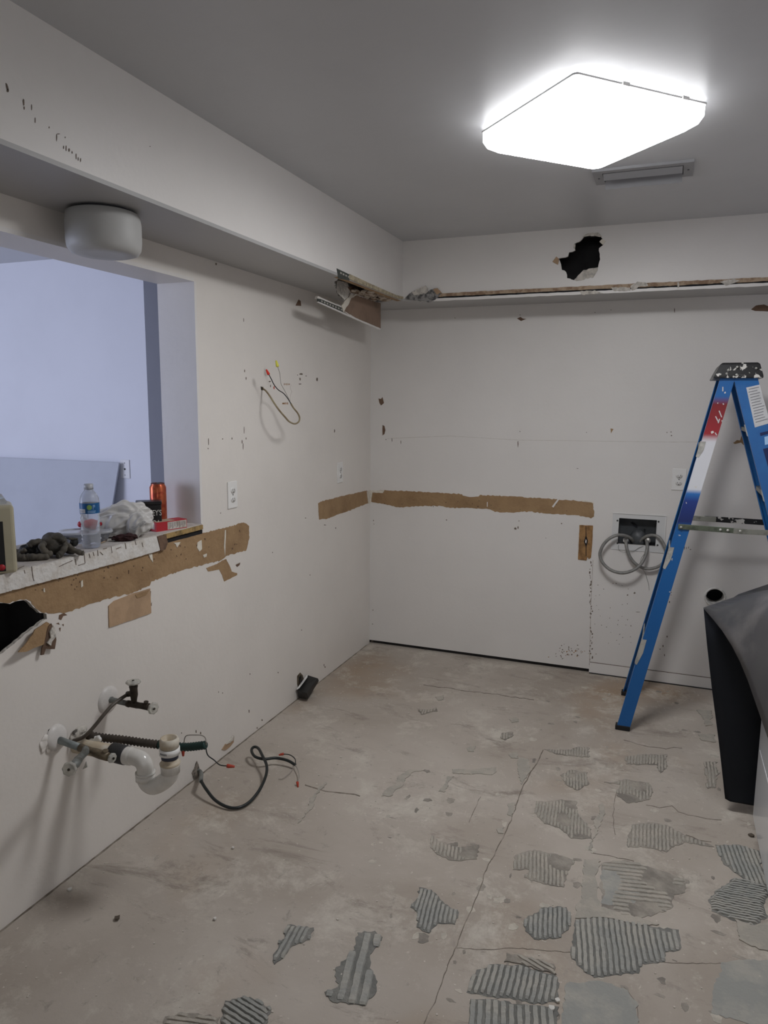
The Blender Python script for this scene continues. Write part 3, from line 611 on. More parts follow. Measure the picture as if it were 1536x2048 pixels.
for L in ([(640,300),(600,370),(560,440),(530,520),(500,600),(468,670),(430,740),(400,800),(375,880),(340,960),(290,1080),(250,1180),(210,1290),(160,1396)],
          [(290,1093),(400,1100),(520,1092),(760,1112)], [(830,710),(900,722),(1000,745)], [(818,740),(800,860)], [(960,262),(1010,275),(1080,290),(1130,298),(1160,290),(1192,293)],
          [(1050,520),(1100,530),(1150,524),(1180,550),(1250,568),(1350,580)], [(1210,640),(1260,660),(1310,668)], [(385,485),(340,590)], [(160,40),(380,70),(600,100)], [(1120,1152),(1420,1156)], [(930,460),(915,560),(925,640)], [(960,1250),(1010,1310),(1020,1390)]):
    pts_ = []; rn = random.Random(int(L[0][0])); LL = A2(L)
    for a, b in zip(LL, LL[1:]):
        n_ = max(1, int(math.dist(a, b)/9))
        for k in range(n_): pts_.append((a[0]+(b[0]-a[0])*k/n_+rn.uniform(-1.6, 1.6), a[1]+(b[1]-a[1])*k/n_+rn.uniform(-1.3, 1.3)))
    pts_.append(LL[-1])
    strip(pts_, 1.0 if len(L) < 10 else 1.7, 2, 0, CRK, floor, 'slab_crack', h=0.0009)
strip(A1([(1220, 340), (1300, 365), (1420, 378), (1440, 385)]), 2, 2, 0, CRK, floor, 'slab_crack', h=0.0008)
# dark strip painted as shade where the left wall meets the slab
bm = bmesh.new(); sheet(bm, jag([(0.0, -0.05), (0.004, -0.05), (0.007, -2.0), (0.006, -4.2), (0.0, -4.2)], 0.002, 0.03, 3), [], FZ(0.0012, -1), 0.001); fix(bm); fin('edge_shade_strip', bm, CRK, floor)
# small scraped mortar residues between the patches
bm = bmesh.new(); rn = random.Random(21); kk = 0
while kk < 150:
    u, v = rn.uniform(640, 1500), rn.uniform(1370, 2040)
    if u < 700+ (2040-v)*.1: continue
    q = at(u, v, 2, 0); n_ = rn.randint(5, 8); sz = rn.uniform(.006, .026); ar = rn.uniform(.25, 1.0); an = rn.choice((0, PI/2))+rn.uniform(-.2, .2)
    out = []
    for a_ in range(n_):
        t = 2*PI*a_/n_; r_ = sz*rn.uniform(.5, 1.1); x, y = r_*math.cos(t), r_*ar*math.sin(t)
        out.append((q.x+x*math.cos(an)-y*math.sin(an), q.y+x*math.sin(an)+y*math.cos(an)))
    mi_ = rn.randint(0, 1)
    sheet(bm, jag(out, .003, .008, kk), [], FZ(.0006+kk*.000002, -1), .0005, mi_); kk += 1
fix(bm)
tag(fin('mortar_residue', bm, THDB, floor, mats=[THDB, mat('pale_mortar', (0.54, 0.50, 0.43), .9, var=.2, vscale=30)]), kind='stuff')
# crumbs: nobody could count them
bm = bmesh.new(); rn = random.Random(5)
for k in range(620):
    x = rn.uniform(0.02, 2.1); y = rn.uniform(-3.4, -0.05)
    if k % 3 == 0: x = abs(rn.gauss(0, 0.25))+0.01
    s = rn.uniform(0.0010, 0.0034)*(1.8 if k % 25 == 0 else 1)
    a = rn.uniform(0, 6); vs3 = []
    for j in range(5): vs3.append(bm.verts.new((x+math.cos(a+j*1.256)*s*rn.uniform(.6, 1.2), y+math.sin(a+j*1.256)*s*rn.uniform(.6, 1.2), s*rn.uniform(.5, .9))))
    lo_ = [bm.verts.new((v.co.x, v.co.y, 0)) for v in vs3]
    bm.faces.new(vs3)
    for j in range(5): bm.faces.new((vs3[j], lo_[j], lo_[(j+1) % 5], vs3[(j+1) % 5]))
fix(bm)
tag(fin('plaster_crumbs', bm, mat('crumb', (0.58, 0.54, 0.48), 0.9)), 'pale plaster crumbs scattered over the bare slab', 'debris', kind='stuff')
def chip(px, py, s, label, m=None, sq=1.0):
    q = at(px, py, 2, 0.0); rn = random.Random(int(px)); bm = bmesh.new()
    out = [(q.x+math.cos(k*PI/4)*s*rn.uniform(.6, 1.1), q.y+math.sin(k*PI/4)*s*sq*rn.uniform(.6, 1.1)) for k in range(8)]
    sheet(bm, out, [], FZ(0.008, -1), 0.0045); fix(bm)
    for v in bm.verts: v.co.z += 0.003*noise.noise(v.co*80)
    o = fin('plaster_chip', bm, m or mat('white_chip', (0.70, 0.68, 0.64), 0.8, var=.1)); tag(o, label, 'debris')
for a in [(1103, 2019, .010, 'white plaster chip on grey thinset at the bottom edge, larger lower one'), (1115, 2003, .008, 'small pointed white plaster chip above the larger one at the bottom edge'),
          (140, 1781, .008, 'elongated white plaster chip beside the foot of the left wall'), (430, 1840, .006, 'thin white flake on the brown slab left of the thinset ridges'),
          (466, 1698, .005, 'tiny white flake on bare slab in front of the black cable')]:
    chip(*a)
chip(235, 1839, .010, 'dark crumpled scrap on the slab near the lower left wall', mat('dark_scrap', (0.10, 0.08, 0.06), 0.9))
chip(1503, 1673, .011, 'dark brown nut-shaped scrap beside the white appliance base', MATS['dark_scrap'])

# ================================================================ CEILING LIGHT (lit)
LC = Vector((1.468, -1.810, 0)); ANG = math.radians(45.3)
cl = thing('ceiling_light', 'lit square white ceiling light with rounded acrylic diffuser', 'ceiling light', (LC.x, LC.y, H))
def rsq(bm, prof, z_r, seg=6, rot=ANG, c=LC):
    rings = []
    for z, hw, cr_ in prof:
        ring = []
        for q in range(4):
            for s in range(seg+1):
                a = q*PI/2+s/seg*PI/2
                sx = (1, -1, -1, 1)[q]; sy = (1, 1, -1, -1)[q]
                x = sx*(hw-cr_)+cr_*math.cos(a); y = sy*(hw-cr_)+cr_*math.sin(a)
                ring.append(bm.verts.new((c.x+x*math.cos(rot)-y*math.sin(rot), c.y+x*math.sin(rot)+y*math.cos(rot), z)))
        rings.append(ring)
    for A, B in zip(rings, rings[1:]):
        for k in range(len(A)):
            f = bm.faces.new((A[k], A[(k+1) % len(A)], B[(k+1) % len(B)], B[k])); f.smooth = True
    return rings
bm = bmesh.new(); R_ = rsq(bm, [(H-0.001, .212, .03), (H-0.020, .212, .03)], 0); bm.faces.new(R_[-1]); fix(bm)
fin('base_pan', bm, mat('enamel_pan', (0.50, 0.50, 0.50), 0.4), cl)
HW = 0.2375
bm = bmesh.new(); R_ = rsq(bm, [(2.4285, HW-0.02, .010), (2.4285, HW-0.004, .012), (2.424, HW, .014), (2.395, HW, .016), (2.376, HW-.008, .022), (2.364, HW-.026, .030), (2.358, HW-.055, .04), (2.353, HW-.15, .04)], 0)
bm.faces.new(R_[-1]); fix(bm)
LM = mat('lit_acrylic', (0.9, 0.9, 0.9), 0.3, emit=LAMP_EMIT); LS = mat('lit_acrylic_side', (0.9, 0.9, 0.9), 0.3, emit=LAMP_SIDE)
for f in bm.faces: f.material_index = 0 if f.calc_center_median().z < 2.3615 else 1
fin('diffuser', bm, LM, cl, smooth=True, mats=[LM, LS])
bm = bmesh.new(); R_ = rsq(bm, [(2.4288, HW-.001, .013), (2.4288, HW+.003, .014), (2.4240, HW+.003, .014), (2.4240, HW-.001, .013)], 0); fix(bm)
fin('diffuser_rim', bm, mat('acrylic_rim', (0.75, 0.75, 0.75), 0.3), cl)
for s_ in (0.30, -0.62):
    a = ANG+PI/2
    c0 = LC+Vector((math.cos(a+PI/2), math.sin(a+PI/2), 0))*0.0
    e1 = Vector((math.cos(ANG), math.sin(ANG), 0)); e2 = Vector((-math.sin(ANG), math.cos(ANG), 0))
    p = Vector((LC.x, LC.y, 0))-e2*(HW+0.004)*1.0+e1*(-HW*s_)
    bm = bmesh.new(); box(bm, (-.012, -.004, 0), (.012, .004, .010)); bm.transform(basis(p+Vector((0, 0, 2.420)), e1, e2, Vector((0, 0, 1)))); fin('diffuser_clip', bm, WHITEP, cl)

# ---- ceiling vent
vt = thing('ceiling_vent', 'grey stamped-metal register in the ceiling behind the light', 'air vent', (1.60, -1.17, H))
x0, x1, ya, yb = 1.424, 1.782, -1.262, -1.085
VG = mat('vent_enamel', (0.30, 0.30, 0.31), 0.5); VD = mat('vent_dark', (0.07, 0.07, 0.08), 0.6)
bm = bmesh.new()
sheet(bm, [(x0, ya), (x1, ya), (x1, yb), (x0, yb)], [[(x0+.035, ya+.03), (x1-.035, ya+.03), (x1-.035, yb-.03), (x0+.035, yb-.03)]], FZ(H-0.010, 1), 0.010); fix(bm); fin('face_plate', bm, VG, vt)
bm = bmesh.new(); box(bm, (x0+.036, ya+.031, H-0.004), (x1-.036, yb-.031, H-0.001)); fin('duct_throat', bm, VD, vt)
for k, (yy_, t_) in enumerate(((ya+.058, .35), (ya+.150, 1.2))):
    bm = bmesh.new(); box(bm, (x0+.038, -.020, -.0012), (x1-.038, .020, .0012)); bm.transform(Matrix.Translation((0, yy_, H-.016)) @ Matrix.Rotation(-t_, 4, 'X')); fin('louver', bm, VG, vt)
for xx in (x0+.018, x1-.018):
    bm = bmesh.new(); lathe(bm, (xx, (ya+yb)/2, H-.010), (0, 0, -1), [(0, .004), (.002, .0035), (.003, 0)], 12); fin('screw', bm, VD, vt)

# ---- round drum light under the soffit (off)
DC = Vector((0.132, -2.434, ZS))
dl = thing('drum_light', 'unlit round frosted drum light under the left soffit', 'ceiling light', DC)
bm = bmesh.new(); lathe(bm, (DC.x, DC.y, ZS), (0, 0, -1), [(0, 0), (0, .085), (.012, .085), (.012, 0)], 40); fin('mounting_pan', bm, VD, dl)
bm = bmesh.new(); lathe(bm, (DC.x, DC.y, ZS-.008), (0, 0, -1), [(0, .098), (.004, .106), (.030, .1095), (.080, .1095), (.103, .1065), (.116, .098), (.121, .083), (.120, .05), (.118, 0)], 56)
fin('frosted_shade', bm, mat('frosted_glass', (0.50, 0.50, 0.49), 0.5, var=.04, spec=.4), dl, smooth=True)

# ================================================================ OUTLETS
def outlet(name, cx, cz, yv, label, ax=0, w_=0.072, h_=0.117, kind='duplex'):
    """plate standing on plane axis ax at value yv; (cx) is the running coordinate along the wall"""
    if ax == 0: O = Vector((yv, cx, cz)); X = Vector((0, 1, 0)); Z = Vector((1, 0, 0))
    else: O = Vector((cx, yv, cz)); X = Vector((1, 0, 0)); Z = Vector((0, -1, 0))
    Y = Vector((0, 0, 1)); Mx = basis(O, X, Y, Z)
    t = thing(name, label, 'wall outlet' if kind == 'duplex' else 'wall plate', O)
    bm = bmesh.new(); box(bm, (-w_/2, -h_/2, 0), (w_/2, h_/2, 0.006)); bevel(bm, .0022, 2); bm.transform(Mx); fin('cover_plate', bm, WHITEP, t)
    if kind == 'duplex':
        for s in (1, -1):
            bm = bmesh.new(); lathe(bm, (0, 0, 0), (0, 0, 1), [(.006, .0168), (.0085, .0165), (.0085, 0)], 24)
            for v in bm.verts: v.co.y *= 0.82
            bm.transform(Mx @ Matrix.Translation((0, s*.0195, 0))); r = fin('receptacle', bm, mat('receptacle_white', (0.72, 0.71, 0.69), .3), t)
            for dx, hh in ((-.0063, .0072), (.0063, .0058)):
                bm = bmesh.new(); box(bm, (dx-.0011, s*.0195+.001-hh/2+.002, .0083), (dx+.0011, s*.0195+.001+hh/2+.002, .0090)); bm.transform(Mx); fin('blade_slot', bm, BLK, r)
            bm = bmesh.new(); lathe(bm, (0, s*.0195-.0072, .0083), (0, 0, 1), [(0, .0024), (.0007, .0024), (.0007, 0)], 10); bm.transform(Mx); fin('ground_hole', bm, BLK, r)
        bm = bmesh.new(); lathe(bm, (0, 0, .006), (0, 0, 1), [(0, .003), (.001, .003), (.001, 0)], 10); bm.transform(Mx); fin('plate_screw', bm, GREYM, t)
    elif kind == 'blank':
        bm = bmesh.new(); lathe(bm, (0, 0, .006), (0, 0, 1), [(0, .006), (.003, .006), (.006, .003), (.006, 0)], 16); bm.transform(Mx); fin('cable_jack', bm, GREYM, t)
        for s in (1, -1):
            bm = bmesh.new(); lathe(bm, (0, s*.038, .006), (0, 0, 1), [(0, .003), (.001, .003), (.001, 0)], 10); bm.transform(Mx); fin('plate_screw', bm, GREYM, t)
    return t
a, b = at(463, 961, 0, 0), at(463, 1018, 0, 0)
outlet('wall_outlet', (at(453, 990, 0, 0).y+at(474, 990, 0, 0).y)/2, (a.z+b.z)/2, 0.0, 'white duplex outlet on the left wall just right of the pass-through', 0)
a = at(679, 945, 0, 0); outlet('wall_outlet', a.y, a.z, 0.0, 'white outlet near the back corner above the short brown band', 0, w_=.072, h_=.117)
a = at(1358, 959, 1, 0); outlet('wall_outlet', a.x, a.z, 0.0, 'white duplex outlet on the back wall half behind the blue ladder', 1)
a = at(251, 938, 1, -0.6); outlet('wall_plate', a.x, a.z, -0.6, 'white cable wall plate on the far bluish wall beside the leaning sheet', 1, kind='blank')

# ================================================================ RANGE OUTLET BOX WITH HOSES
bxt = thing('washer_supply_box', 'white recessed wall box with dark interior where grey conduits come out', 'wall box', (at(1276, 1064, 1, 0).x, 0, at(1276, 1064, 1, 0).z))
q0, q1 = at(1226, 1025, 1, 0), at(1328, 1104, 1, 0)
bm = bmesh.new(); sheet(bm, [(q0.x, q1.z-.006), (q1.x, q1.z-.006), (q1.x, q0.z), (q0.x, q0.z)], [boxh], FY(-0.004, 1), 0.0045); fix(bm)
fin('face_frame', bm, mat('frame_enamel', (0.66, 0.66, 0.655), .35), bxt)
bm = bmesh.new(); box(bm, (q0.x-.001, -.008, q0.z-.003), (q1.x+.001, -.003, q0.z+.002)); box(bm, (q1.x-.003, -.007, q1.z-.008), (q1.x+.001, -.003, q0.z)); fin('frame_rim', bm, WHITEP, bxt)
DBX = mat('dark_box_inside', (0.055, 0.06, 0.065), .5, var=.3, vscale=18)
bm = bmesh.new()
box(bm, (BX0-.002, 0.062, BZ0-.002), (BX1+.002, .066, BZ1+.002)); box(bm, (BX0-.004, 0.001, BZ0-.002), (BX0-.001, .064, BZ1+.002)); box(bm, (BX1+.001, 0.001, BZ0-.002), (BX1+.004, .064, BZ1+.002))
box(bm, (BX0, 0.001, BZ0-.004), (BX1, .064, BZ0-.001)); box(bm, (BX0, 0.001, BZ1+.001), (BX1, .064, BZ1+.004)); fin('recess', bm, DBX, bxt)
bm = bmesh.new(); sheet(bm, P2([(1261, 1045), (1267, 1045), (1275, 1052), (1274, 1055), (1267, 1051)], 1, .05), [], FY(.05, 1), .004); fix(bm); fin('torn_slit', bm, BLK, bxt)
bm = bmesh.new(); sheet(bm, P2([(1287, 1058), (1291, 1058), (1290, 1063), (1288, 1062)], 1, .05), [], FY(.05, 1), .004); fix(bm); fin('torn_slit', bm, BLK, bxt)
bm = bmesh.new(); g = bmesh.ops.create_uvsphere(bm, u_segments=24, v_segments=12, radius=1); c0 = at(1276, 1078, 1, .03)
for v in bm.verts: v.co = Vector((c0.x+v.co.x*.045, .045+v.co.y*.03, c0.z+v.co.z*.05)) + noise.noise_vector(v.co*3)*.006
fin('crumpled_liner', bm, mat('liner', (0.075, 0.08, 0.085), .45), bxt, smooth=True)
for x, y in ((1235, 1041), (1317, 1043), (1235, 1086), (1315, 1090)):
    p = at(x, y, 1, 0); bm = bmesh.new(); lathe(bm, (p.x, -.004, p.z), (0, -1, 0), [(0, .0052), (.003, .0048), (.004, 0)], 12); fin('mounting_screw', bm, GREYM, bxt)
# conduits
def B3(pts, yv): return [at(1190+a/9.6, 1010+b/9.6, 1, y) for (a, b), y in zip(pts, yv)]
HOSE = mat('grey_conduit', (0.26, 0.255, 0.24), .5, metal=.15, var=.2, vscale=60)
def ribbed(bm, pts, r, pitch=0.004, amp=.07, seg=12):
    P_ = [Vector(p) for p in pts]; L = [0]
    for a, b in zip(P_, P_[1:]): L.append(L[-1]+(b-a).length)
    n = int(L[-1]/pitch*2); out = []; rs = []; j = 0
    for i in range(n+1):
        s = L[-1]*i/n
        while j < len(L)-2 and L[j+1] < s: j += 1
        t = (s-L[j])/max(L[j+1]-L[j], 1e-9); out.append(P_[j].lerp(P_[j+1], t)); rs.append(r*(1+(amp if i % 2 else -amp)))
    tube(bm, out, rs, seg)
h1 = thing('flexible_conduit', 'grey flexible conduit making the big left loop under the wall box', 'conduit', at(1250, 1080, 1, 0), 'conduits looping out of the wall box')
A_ = [(735, 700), (690, 640), (600, 595), (500, 575), (390, 590), (270, 650), (170, 750), (110, 870), (95, 960), (130, 1080), (220, 1190), (350, 1270), (520, 1305), (680, 1275), (800, 1210), (900, 1110), (965, 980), (1000, 850), (1000, 740), (985, 670)]
yv = [.03, .0, -.02, -.04, -.05, -.06, -.065, -.07, -.07, -.075, -.08, -.085, -.09, -.09, -.085, -.075, -.06, -.045, -.02, .01]
bm = bmesh.new(); ribbed(bm, spline(B3(A_, yv), 6), .0088); fin('conduit_sleeve', bm, HOSE, h1, smooth=True)
e = B3([(1020, 680)], [.0])[0]
bm = bmesh.new(); lathe(bm, e, (0, -1, .2), [(-.012, .014), (.006, .015), (.008, .013), (.008, 0)], 18); fin('end_connector', bm, mat('dull_metal', (0.35, 0.34, 0.32), .4, metal=.8), h1)
h2 = thing('flexible_conduit', 'grey flexible conduit looping right behind the ladder leg', 'conduit', at(1300, 1080, 1, 0), 'conduits looping out of the wall box')
A_ = [(595, 660), (600, 760), (625, 880), (680, 1010), (770, 1120), (880, 1195), (1010, 1225), (1120, 1215), (1240, 1170), (1330, 1080), (1375, 960), (1350, 830), (1290, 700), (1210, 610), (1100, 580), (990, 600), (900, 660), (850, 720)]
yv = [.0, -.02, -.03, -.035, -.035, -.035, -.035, -.035, -.035, -.035, -.035, -.035, -.03, -.02, -.01, .0, .02, .03]
bm = bmesh.new(); ribbed(bm, spline(B3(A_, yv), 6), .0088); fin('conduit_sleeve', bm, HOSE, h2, smooth=True)
e = B3([(590, 675)], [.0])[0]
bm = bmesh.new(); lathe(bm, e, (0, -1, .2), [(-.012, .015), (.005, .0155), (.007, .013), (.007, 0)], 18); fin('end_connector', bm, mat('bright_metal', (0.85, 0.85, 0.83), .25, metal=.7), h2)
bm = bmesh.new(); tube(bm, spline(B3([(455, 770), (450, 830), (490, 890), (600, 905), (740, 890), (830, 830), (930, 790)], [-.008]*7), 5), .0009, 6)
tube(bm, spline(B3([(960, 930), (900, 1000), (875, 1080), (890, 1200), (960, 1300), (1000, 1420), (1030, 1530), (1040, 1640)], [-.05, -.04, -.03, -.02, -.015, -.012, -.01, -.01]), 5), .0009, 6)
tag(fin('thin_wire', bm, GREYM), 'hair-thin loose wire dangling from the recessed wall box', 'wire')

# ---- dryer duct opening collar
dv = thing('vent_collar', 'round plaster-rimmed vent hole in the back wall above the black sheet', 'vent', (DU.x, 0, DU.z))
bm = bmesh.new(); lathe(bm, (DU.x, 0.0, DU.z), (0, -1, 0), [(-.10, .0445), (.004, .0445), (.009, .047), (.009, .053), (.0, .055)], 40); fin('rim', bm, mat('rough_collar', (0.80, 0.78, 0.75), .8, var=.3, vscale=40, bump=.8), dv)
bm = bmesh.new(); lathe(bm, (DU.x, 0.11, DU.z), (0, -1, 0), [(0, 0), (.001, .049), (.01, .049)], 40); fin('duct_end', bm, BLK, dv)

# ================================================================ BLUE STEP LADDER
BLUE = mat('blue_fibreglass', (0.008, 0.105, 0.33), .38, col2=(0.012, 0.125, 0.36), vscale=6, coat=.15)
def rail_graphic():
    m = bpy.data.materials.new('rail_graphic'); m.use_nodes = True; nt = m.node_tree; b = nt.nodes['Principled BSDF']; L = nt.links.new
    tc = nt.nodes.new('ShaderNodeTexCoord'); sx = nt.nodes.new('ShaderNodeSeparateXYZ'); L(tc.outputs['Object'], sx.inputs[0])
    mr = nt.nodes.new('ShaderNodeMath'); mr.operation = 'DIVIDE'; L(sx.outputs['Z'], mr.inputs[0]); mr.inputs[1].default_value = 1.75
    r = nt.nodes.new('ShaderNodeValToRGB'); e = r.color_ramp.elements; blue = (0.008, 0.105, 0.33, 1)
    stops = [(0.0, blue), (.575, blue), (.59, (0.008, 0.02, 0.12, 1)), (.645, (0.01, 0.035, 0.20, 1)), (.665, (0.02, .15, .45, 1)), (.676, (.62, .63, .66, 1)), (.80, (.60, .60, .63, 1)), (.818, (.30, .012, .02, 1)), (.895, (.17, .006, .01, 1)), (.915, blue), (1, blue)]
    while len(e) < len(stops): e.new(.5)
    for el, (p, c) in zip(e, stops): el.position = p; el.color = c
    L(mr.outputs[0], r.inputs['Fac'])
    n = nt.nodes.new('ShaderNodeTexNoise'); n.inputs['Scale'].default_value = 38; n.inputs['Detail'].default_value = 4; L(tc.outputs['Object'], n.inputs['Vector'])
    rr = nt.nodes.new('ShaderNodeValToRGB'); rr.color_ramp.elements[0].position = .70; rr.color_ramp.elements[1].position = .72; L(n.outputs['Fac'], rr.inputs['Fac'])
    x = nt.nodes.new('ShaderNodeMix'); x.data_type = 'RGBA'; L(rr.outputs[0], x.inputs[0]); L(r.outputs[0], x.inputs[6]); x.inputs[7].default_value = (.6, .58, .54, 1)
    L(x.outputs[2], b.inputs['Base Color']); b.inputs['Roughness'].default_value = .38; return m
GRAPH = rail_graphic()
CAPB = mat('paint_splashed_black', (0.012, 0.012, 0.013), .4, col2=(0.60, 0.58, 0.54), vscale=34, thin=.575, thick=.595)
ALU = mat('scuffed_aluminium', (0.30, 0.30, 0.26), .45, metal=.5, var=.4, vscale=25)
BRK = mat('pale_bracket', (0.50, 0.49, 0.45), .5, metal=.3, var=.3, vscale=30)
RUB = mat('black_rubber', (0.010, 0.010, 0.011), .6)
lad = thing('step_ladder', 'blue fibreglass A-frame step ladder with black paint-splattered top', 'ladder', (1.95, -0.49, 0))
ZT = 1.700
def Yn(z): return -0.735+0.075*z/ZT       # near side plane
def Yf_(z): return -0.250-0.075*z/ZT
def railx(side, z):   # left edge of the web
    if side == 'rear': return 1.602+0.2085*z
    return 1.628+0.372+(ZT-z)*0.300
def channel(side, near, w_, fl, z0, z1, m):
    bm = bmesh.new(); t = .004
    for a, b in ((0, 1),):
        def P(z, dx, dy): 
            y = Yn(z) if near else Yf_(z); s = 1 if near else -1
            return (railx(side, z)+dx, y+s*dy, z)
        prof = [(0, 0), (w_, 0), (w_, fl), (w_-t, fl), (w_-t, t), (t, t), (t, fl), (0, fl)]
        A = [bm.verts.new(P(z0, *p)) for p in prof]; B = [bm.verts.new(P(z1, *p)) for p in prof]
        for k in range(8): bm.faces.new((A[k], A[(k+1) % 8], B[(k+1) % 8], B[k])).material_index = 0 if k == 0 else 1
        bm.faces.new(A); bm.faces.new(B)
    fix(bm); return fin('rail', bm, m, lad, mats=[m, BLUE])
r1 = channel('rear', True, .060, .030, 0.02, ZT, GRAPH); r2 = channel('rear', False, .060, .030, 0.02, ZT, GRAPH)
r3 = channel('front', True, .096, .034, 0.02, ZT, BLUE); r4 = channel('front', False, .096, .034, 0.02, ZT, BLUE)
for side, w_ in (('rear', .060), ('front', .096)):
    for near in (True, False):
        y = Yn(0) if near else Yf_(0); s = 1 if near else -1; x = railx(side, 0.0)
        bm = bmesh.new(); box(bm, (x-.004, min(y-s*.003, y+s*.036), 0.0), (x+w_+.004, max(y-s*.003, y+s*.036), .024)); bevel(bm, .003); fin('foot', bm, RUB, lad)
# cap
bm = bmesh.new()
x0, x1 = 1.628+.318, 1.628+.490; yn, yf = Yn(ZT)-.016, Yf_(ZT)+.016
cv = []
for (xa_, xb_, ya_, yb_, z) in ((x0-.022, x1+.004, yn-.004, yf+.004, 1.680), (x0-.020, x1+.004, yn-.004, yf+.004, 1.690), (x0+.004, x1-.012, yn+.008, yf-.008, 1.742), (x0+.012, x1-.02, yn+.016, yf-.016, 1.748)):
    cv.append([bm.verts.new(p) for p in ((xa_, ya_, z), (xb_, ya_, z), (xb_, yb_, z), (xa_, yb_, z))])
for A, B in zip(cv, cv[1:]):
    for k in range(4): bm.faces.new((A[k], A[(k+1) % 4], B[(k+1) % 4], B[k]))
bm.faces.new(cv[0][::-1]); bm.faces.new(cv[-1]); fix(bm); bevel(bm, .003, 2)
cap = fin('top_cap', bm, CAPB, lad)
for dx, dz in ((.03, 1.70), (.035, 1.715), (.07, 1.728), (.07, 1.695), (.145, 1.722)):
    bm = bmesh.new(); lathe(bm, (x0+dx, yn-.002, dz), (0, -1, 0), [(-.004, .005), (.002, .005), (.003, 0)], 12); fin('rivet', bm, BRK, cap)
# spreaders
def bar(name, p0, p1, h_, m, t=.004, z=0.0):
    bm = bmesh.new(); d = (Vector(p1)-Vector(p0)); L = d.length; box(bm, (-.012, -t/2, -h_/2), (L+.012, t/2, h_/2)); bevel(bm, .0015)
    X = d.normalized(); Y = Vector((0, 1, 0)); Z = X.cross(Y); bm.transform(basis(p0, X, Y, Z)); return fin(name, bm, m, lad)
ys = Yn(1.0)-.006; zsb = at(1362, 1053, 1, Yn(1.0)).z
xL = at(1362, 1053, 1, ys).x; xM = xL+.26; xRr = railx('front', zsb)+.05
sp1 = bar('spreader_bar', (xL, ys, zsb), (xM, ys-.004, zsb-.003), .024, mat('olive_aluminium', (0.13, 0.15, 0.11), .45, metal=.4, var=.4, vscale=25))
sp2 = bar('spreader_bar', (xM-.03, ys-.008, zsb-.003), (xRr, ys-.006, zsb-.001), .024, ALU)
for dx in (0, .165, .195, .245):
    bm = bmesh.new(); lathe(bm, (xL+dx, ys-.008, zsb-.002), (0, -1, 0), [(-.004, .006), (.002, .0055), (.004, 0)], 12); fin('rivet', bm, BRK, sp1)
ysf = Yf_(1.0)+.006; zf = at(1400, 1037, 1, ysf).z; xfl = railx('rear', zf)+.02
sp3 = bar('spreader_bar', (xfl, ysf, zf), (xfl+.16, ysf, zf), .026, ALU)
sp4 = bar('spreader_bar', (xfl+.13, ysf+.006, zf), (railx('front', zf)+.05, ysf+.006, zf-.002), .028, CAPB)
# rear braces, brackets, steps
for k, z in enumerate((1.365, .86, .40)):
    bm = bmesh.new(); x = railx('rear', z); box(bm, (x+.006, Yn(z)+.006, z-.016), (x+.012, Yf_(z)-.006, z+.016)); fin('rear_brace', bm, BRK, lad)
    bm = bmesh.new(); hb = (.035, .05, .06)[k]
    v = [(x-.003, Yn(z)-.001, z-hb*.2), (x+.018+.0*k, Yn(z)-.0015, z+hb*.9), (x+.018, Yn(z)-.0015, z-hb*.4), (x+.002, Yn(z)-.0015, z-hb*1.5)]
    sheet(bm, [(railx('rear', z+hb)-.004, z+hb), (railx('rear', z+hb)+.018, z+hb), (railx('rear', z)+.018, z-.005), (railx('rear', z-hb)+.006, z-hb*1.1), (railx('rear', z-hb)-.004, z-hb)], [], lambda u, v_, d: (u, Yn(v_)-.002+d, v_), .034)
    fix(bm); fin('brace_bracket', bm, BRK, lad)
for z in (.30, .59, .88, 1.17, 1.455):
    x = railx('front', z)
    bm = bmesh.new(); box(bm, (x+.004, Yn(z)+.006, z-.012), (x+.090, Yf_(z)-.006, z+.006)); bevel(bm, .002); fin('step', bm, ALU, lad)
    bm = bmesh.new(); sheet(bm, [(railx('front', z+.022)-.003, z+.022), (railx('front', z+.022)+.004, z+.022), (railx('front', z-.028)+.004, z-.028), (railx('front', z-.028)-.003, z-.028)], [], lambda u, v_, d: (u, Yn(v_)+.002+d, v_), .034); fix(bm)
    fin('step_bracket', bm, BRK, lad)
# labels on the front rail
def on_rail(L, m, name, dy=-.0012, parent=r3):
    bm = bmesh.new(); q = [(at(a, b, 1, Yn(1.3)).x, at(a, b, 1, Yn(1.3)).z) for a, b in L]
    sheet(bm, q, [], lambda u, v_, d: (u, Yn(v_)+dy+d, v_), .0008); fix(bm); return fin(name, bm, m, parent)
STK = mat('sticker_white', (0.56, 0.56, 0.56), .5, var=.1, vscale=20)
on_rail([(1493, 775), (1520, 769), (1541, 846), (1510, 855)], STK, 'instruction_sticker')
INK = mat('sticker_ink', (0.16, 0.16, 0.17), .6)
rn = random.Random(2)
for k in range(13):
    t = (k+.7)/14.5; a = Vector((1493, 775)).lerp(Vector((1510, 855)), t); b = Vector((1520, 769)).lerp(Vector((1541, 846)), t)
    s0, s1_ = rn.uniform(.08, .16), rn.uniform(.72, .93); p = a.lerp(b, s0); q = a.lerp(b, s1_)
    on_rail([(p.x, p.y), (q.x, q.y), (q.x+.2, q.y+1.3), (p.x+.2, p.y+1.3)], INK, 'printed_line', -.0018)
on_rail([(1520, 866), (1548, 859), (1550, 864), (1521, 872)], mat('navy_print', (0.01, 0.02, 0.09), .5), 'navy_stripe')
on_rail([(1526, 898), (1560, 890), (1560, 930), (1536, 934)], MATS['navy_print'], 'navy_label')
on_rail([(1529, 874), (1540, 871), (1542, 887), (1530, 890)], mat('pale_blue_print', (0.35, 0.55, 0.8), .5), 'print_mark')
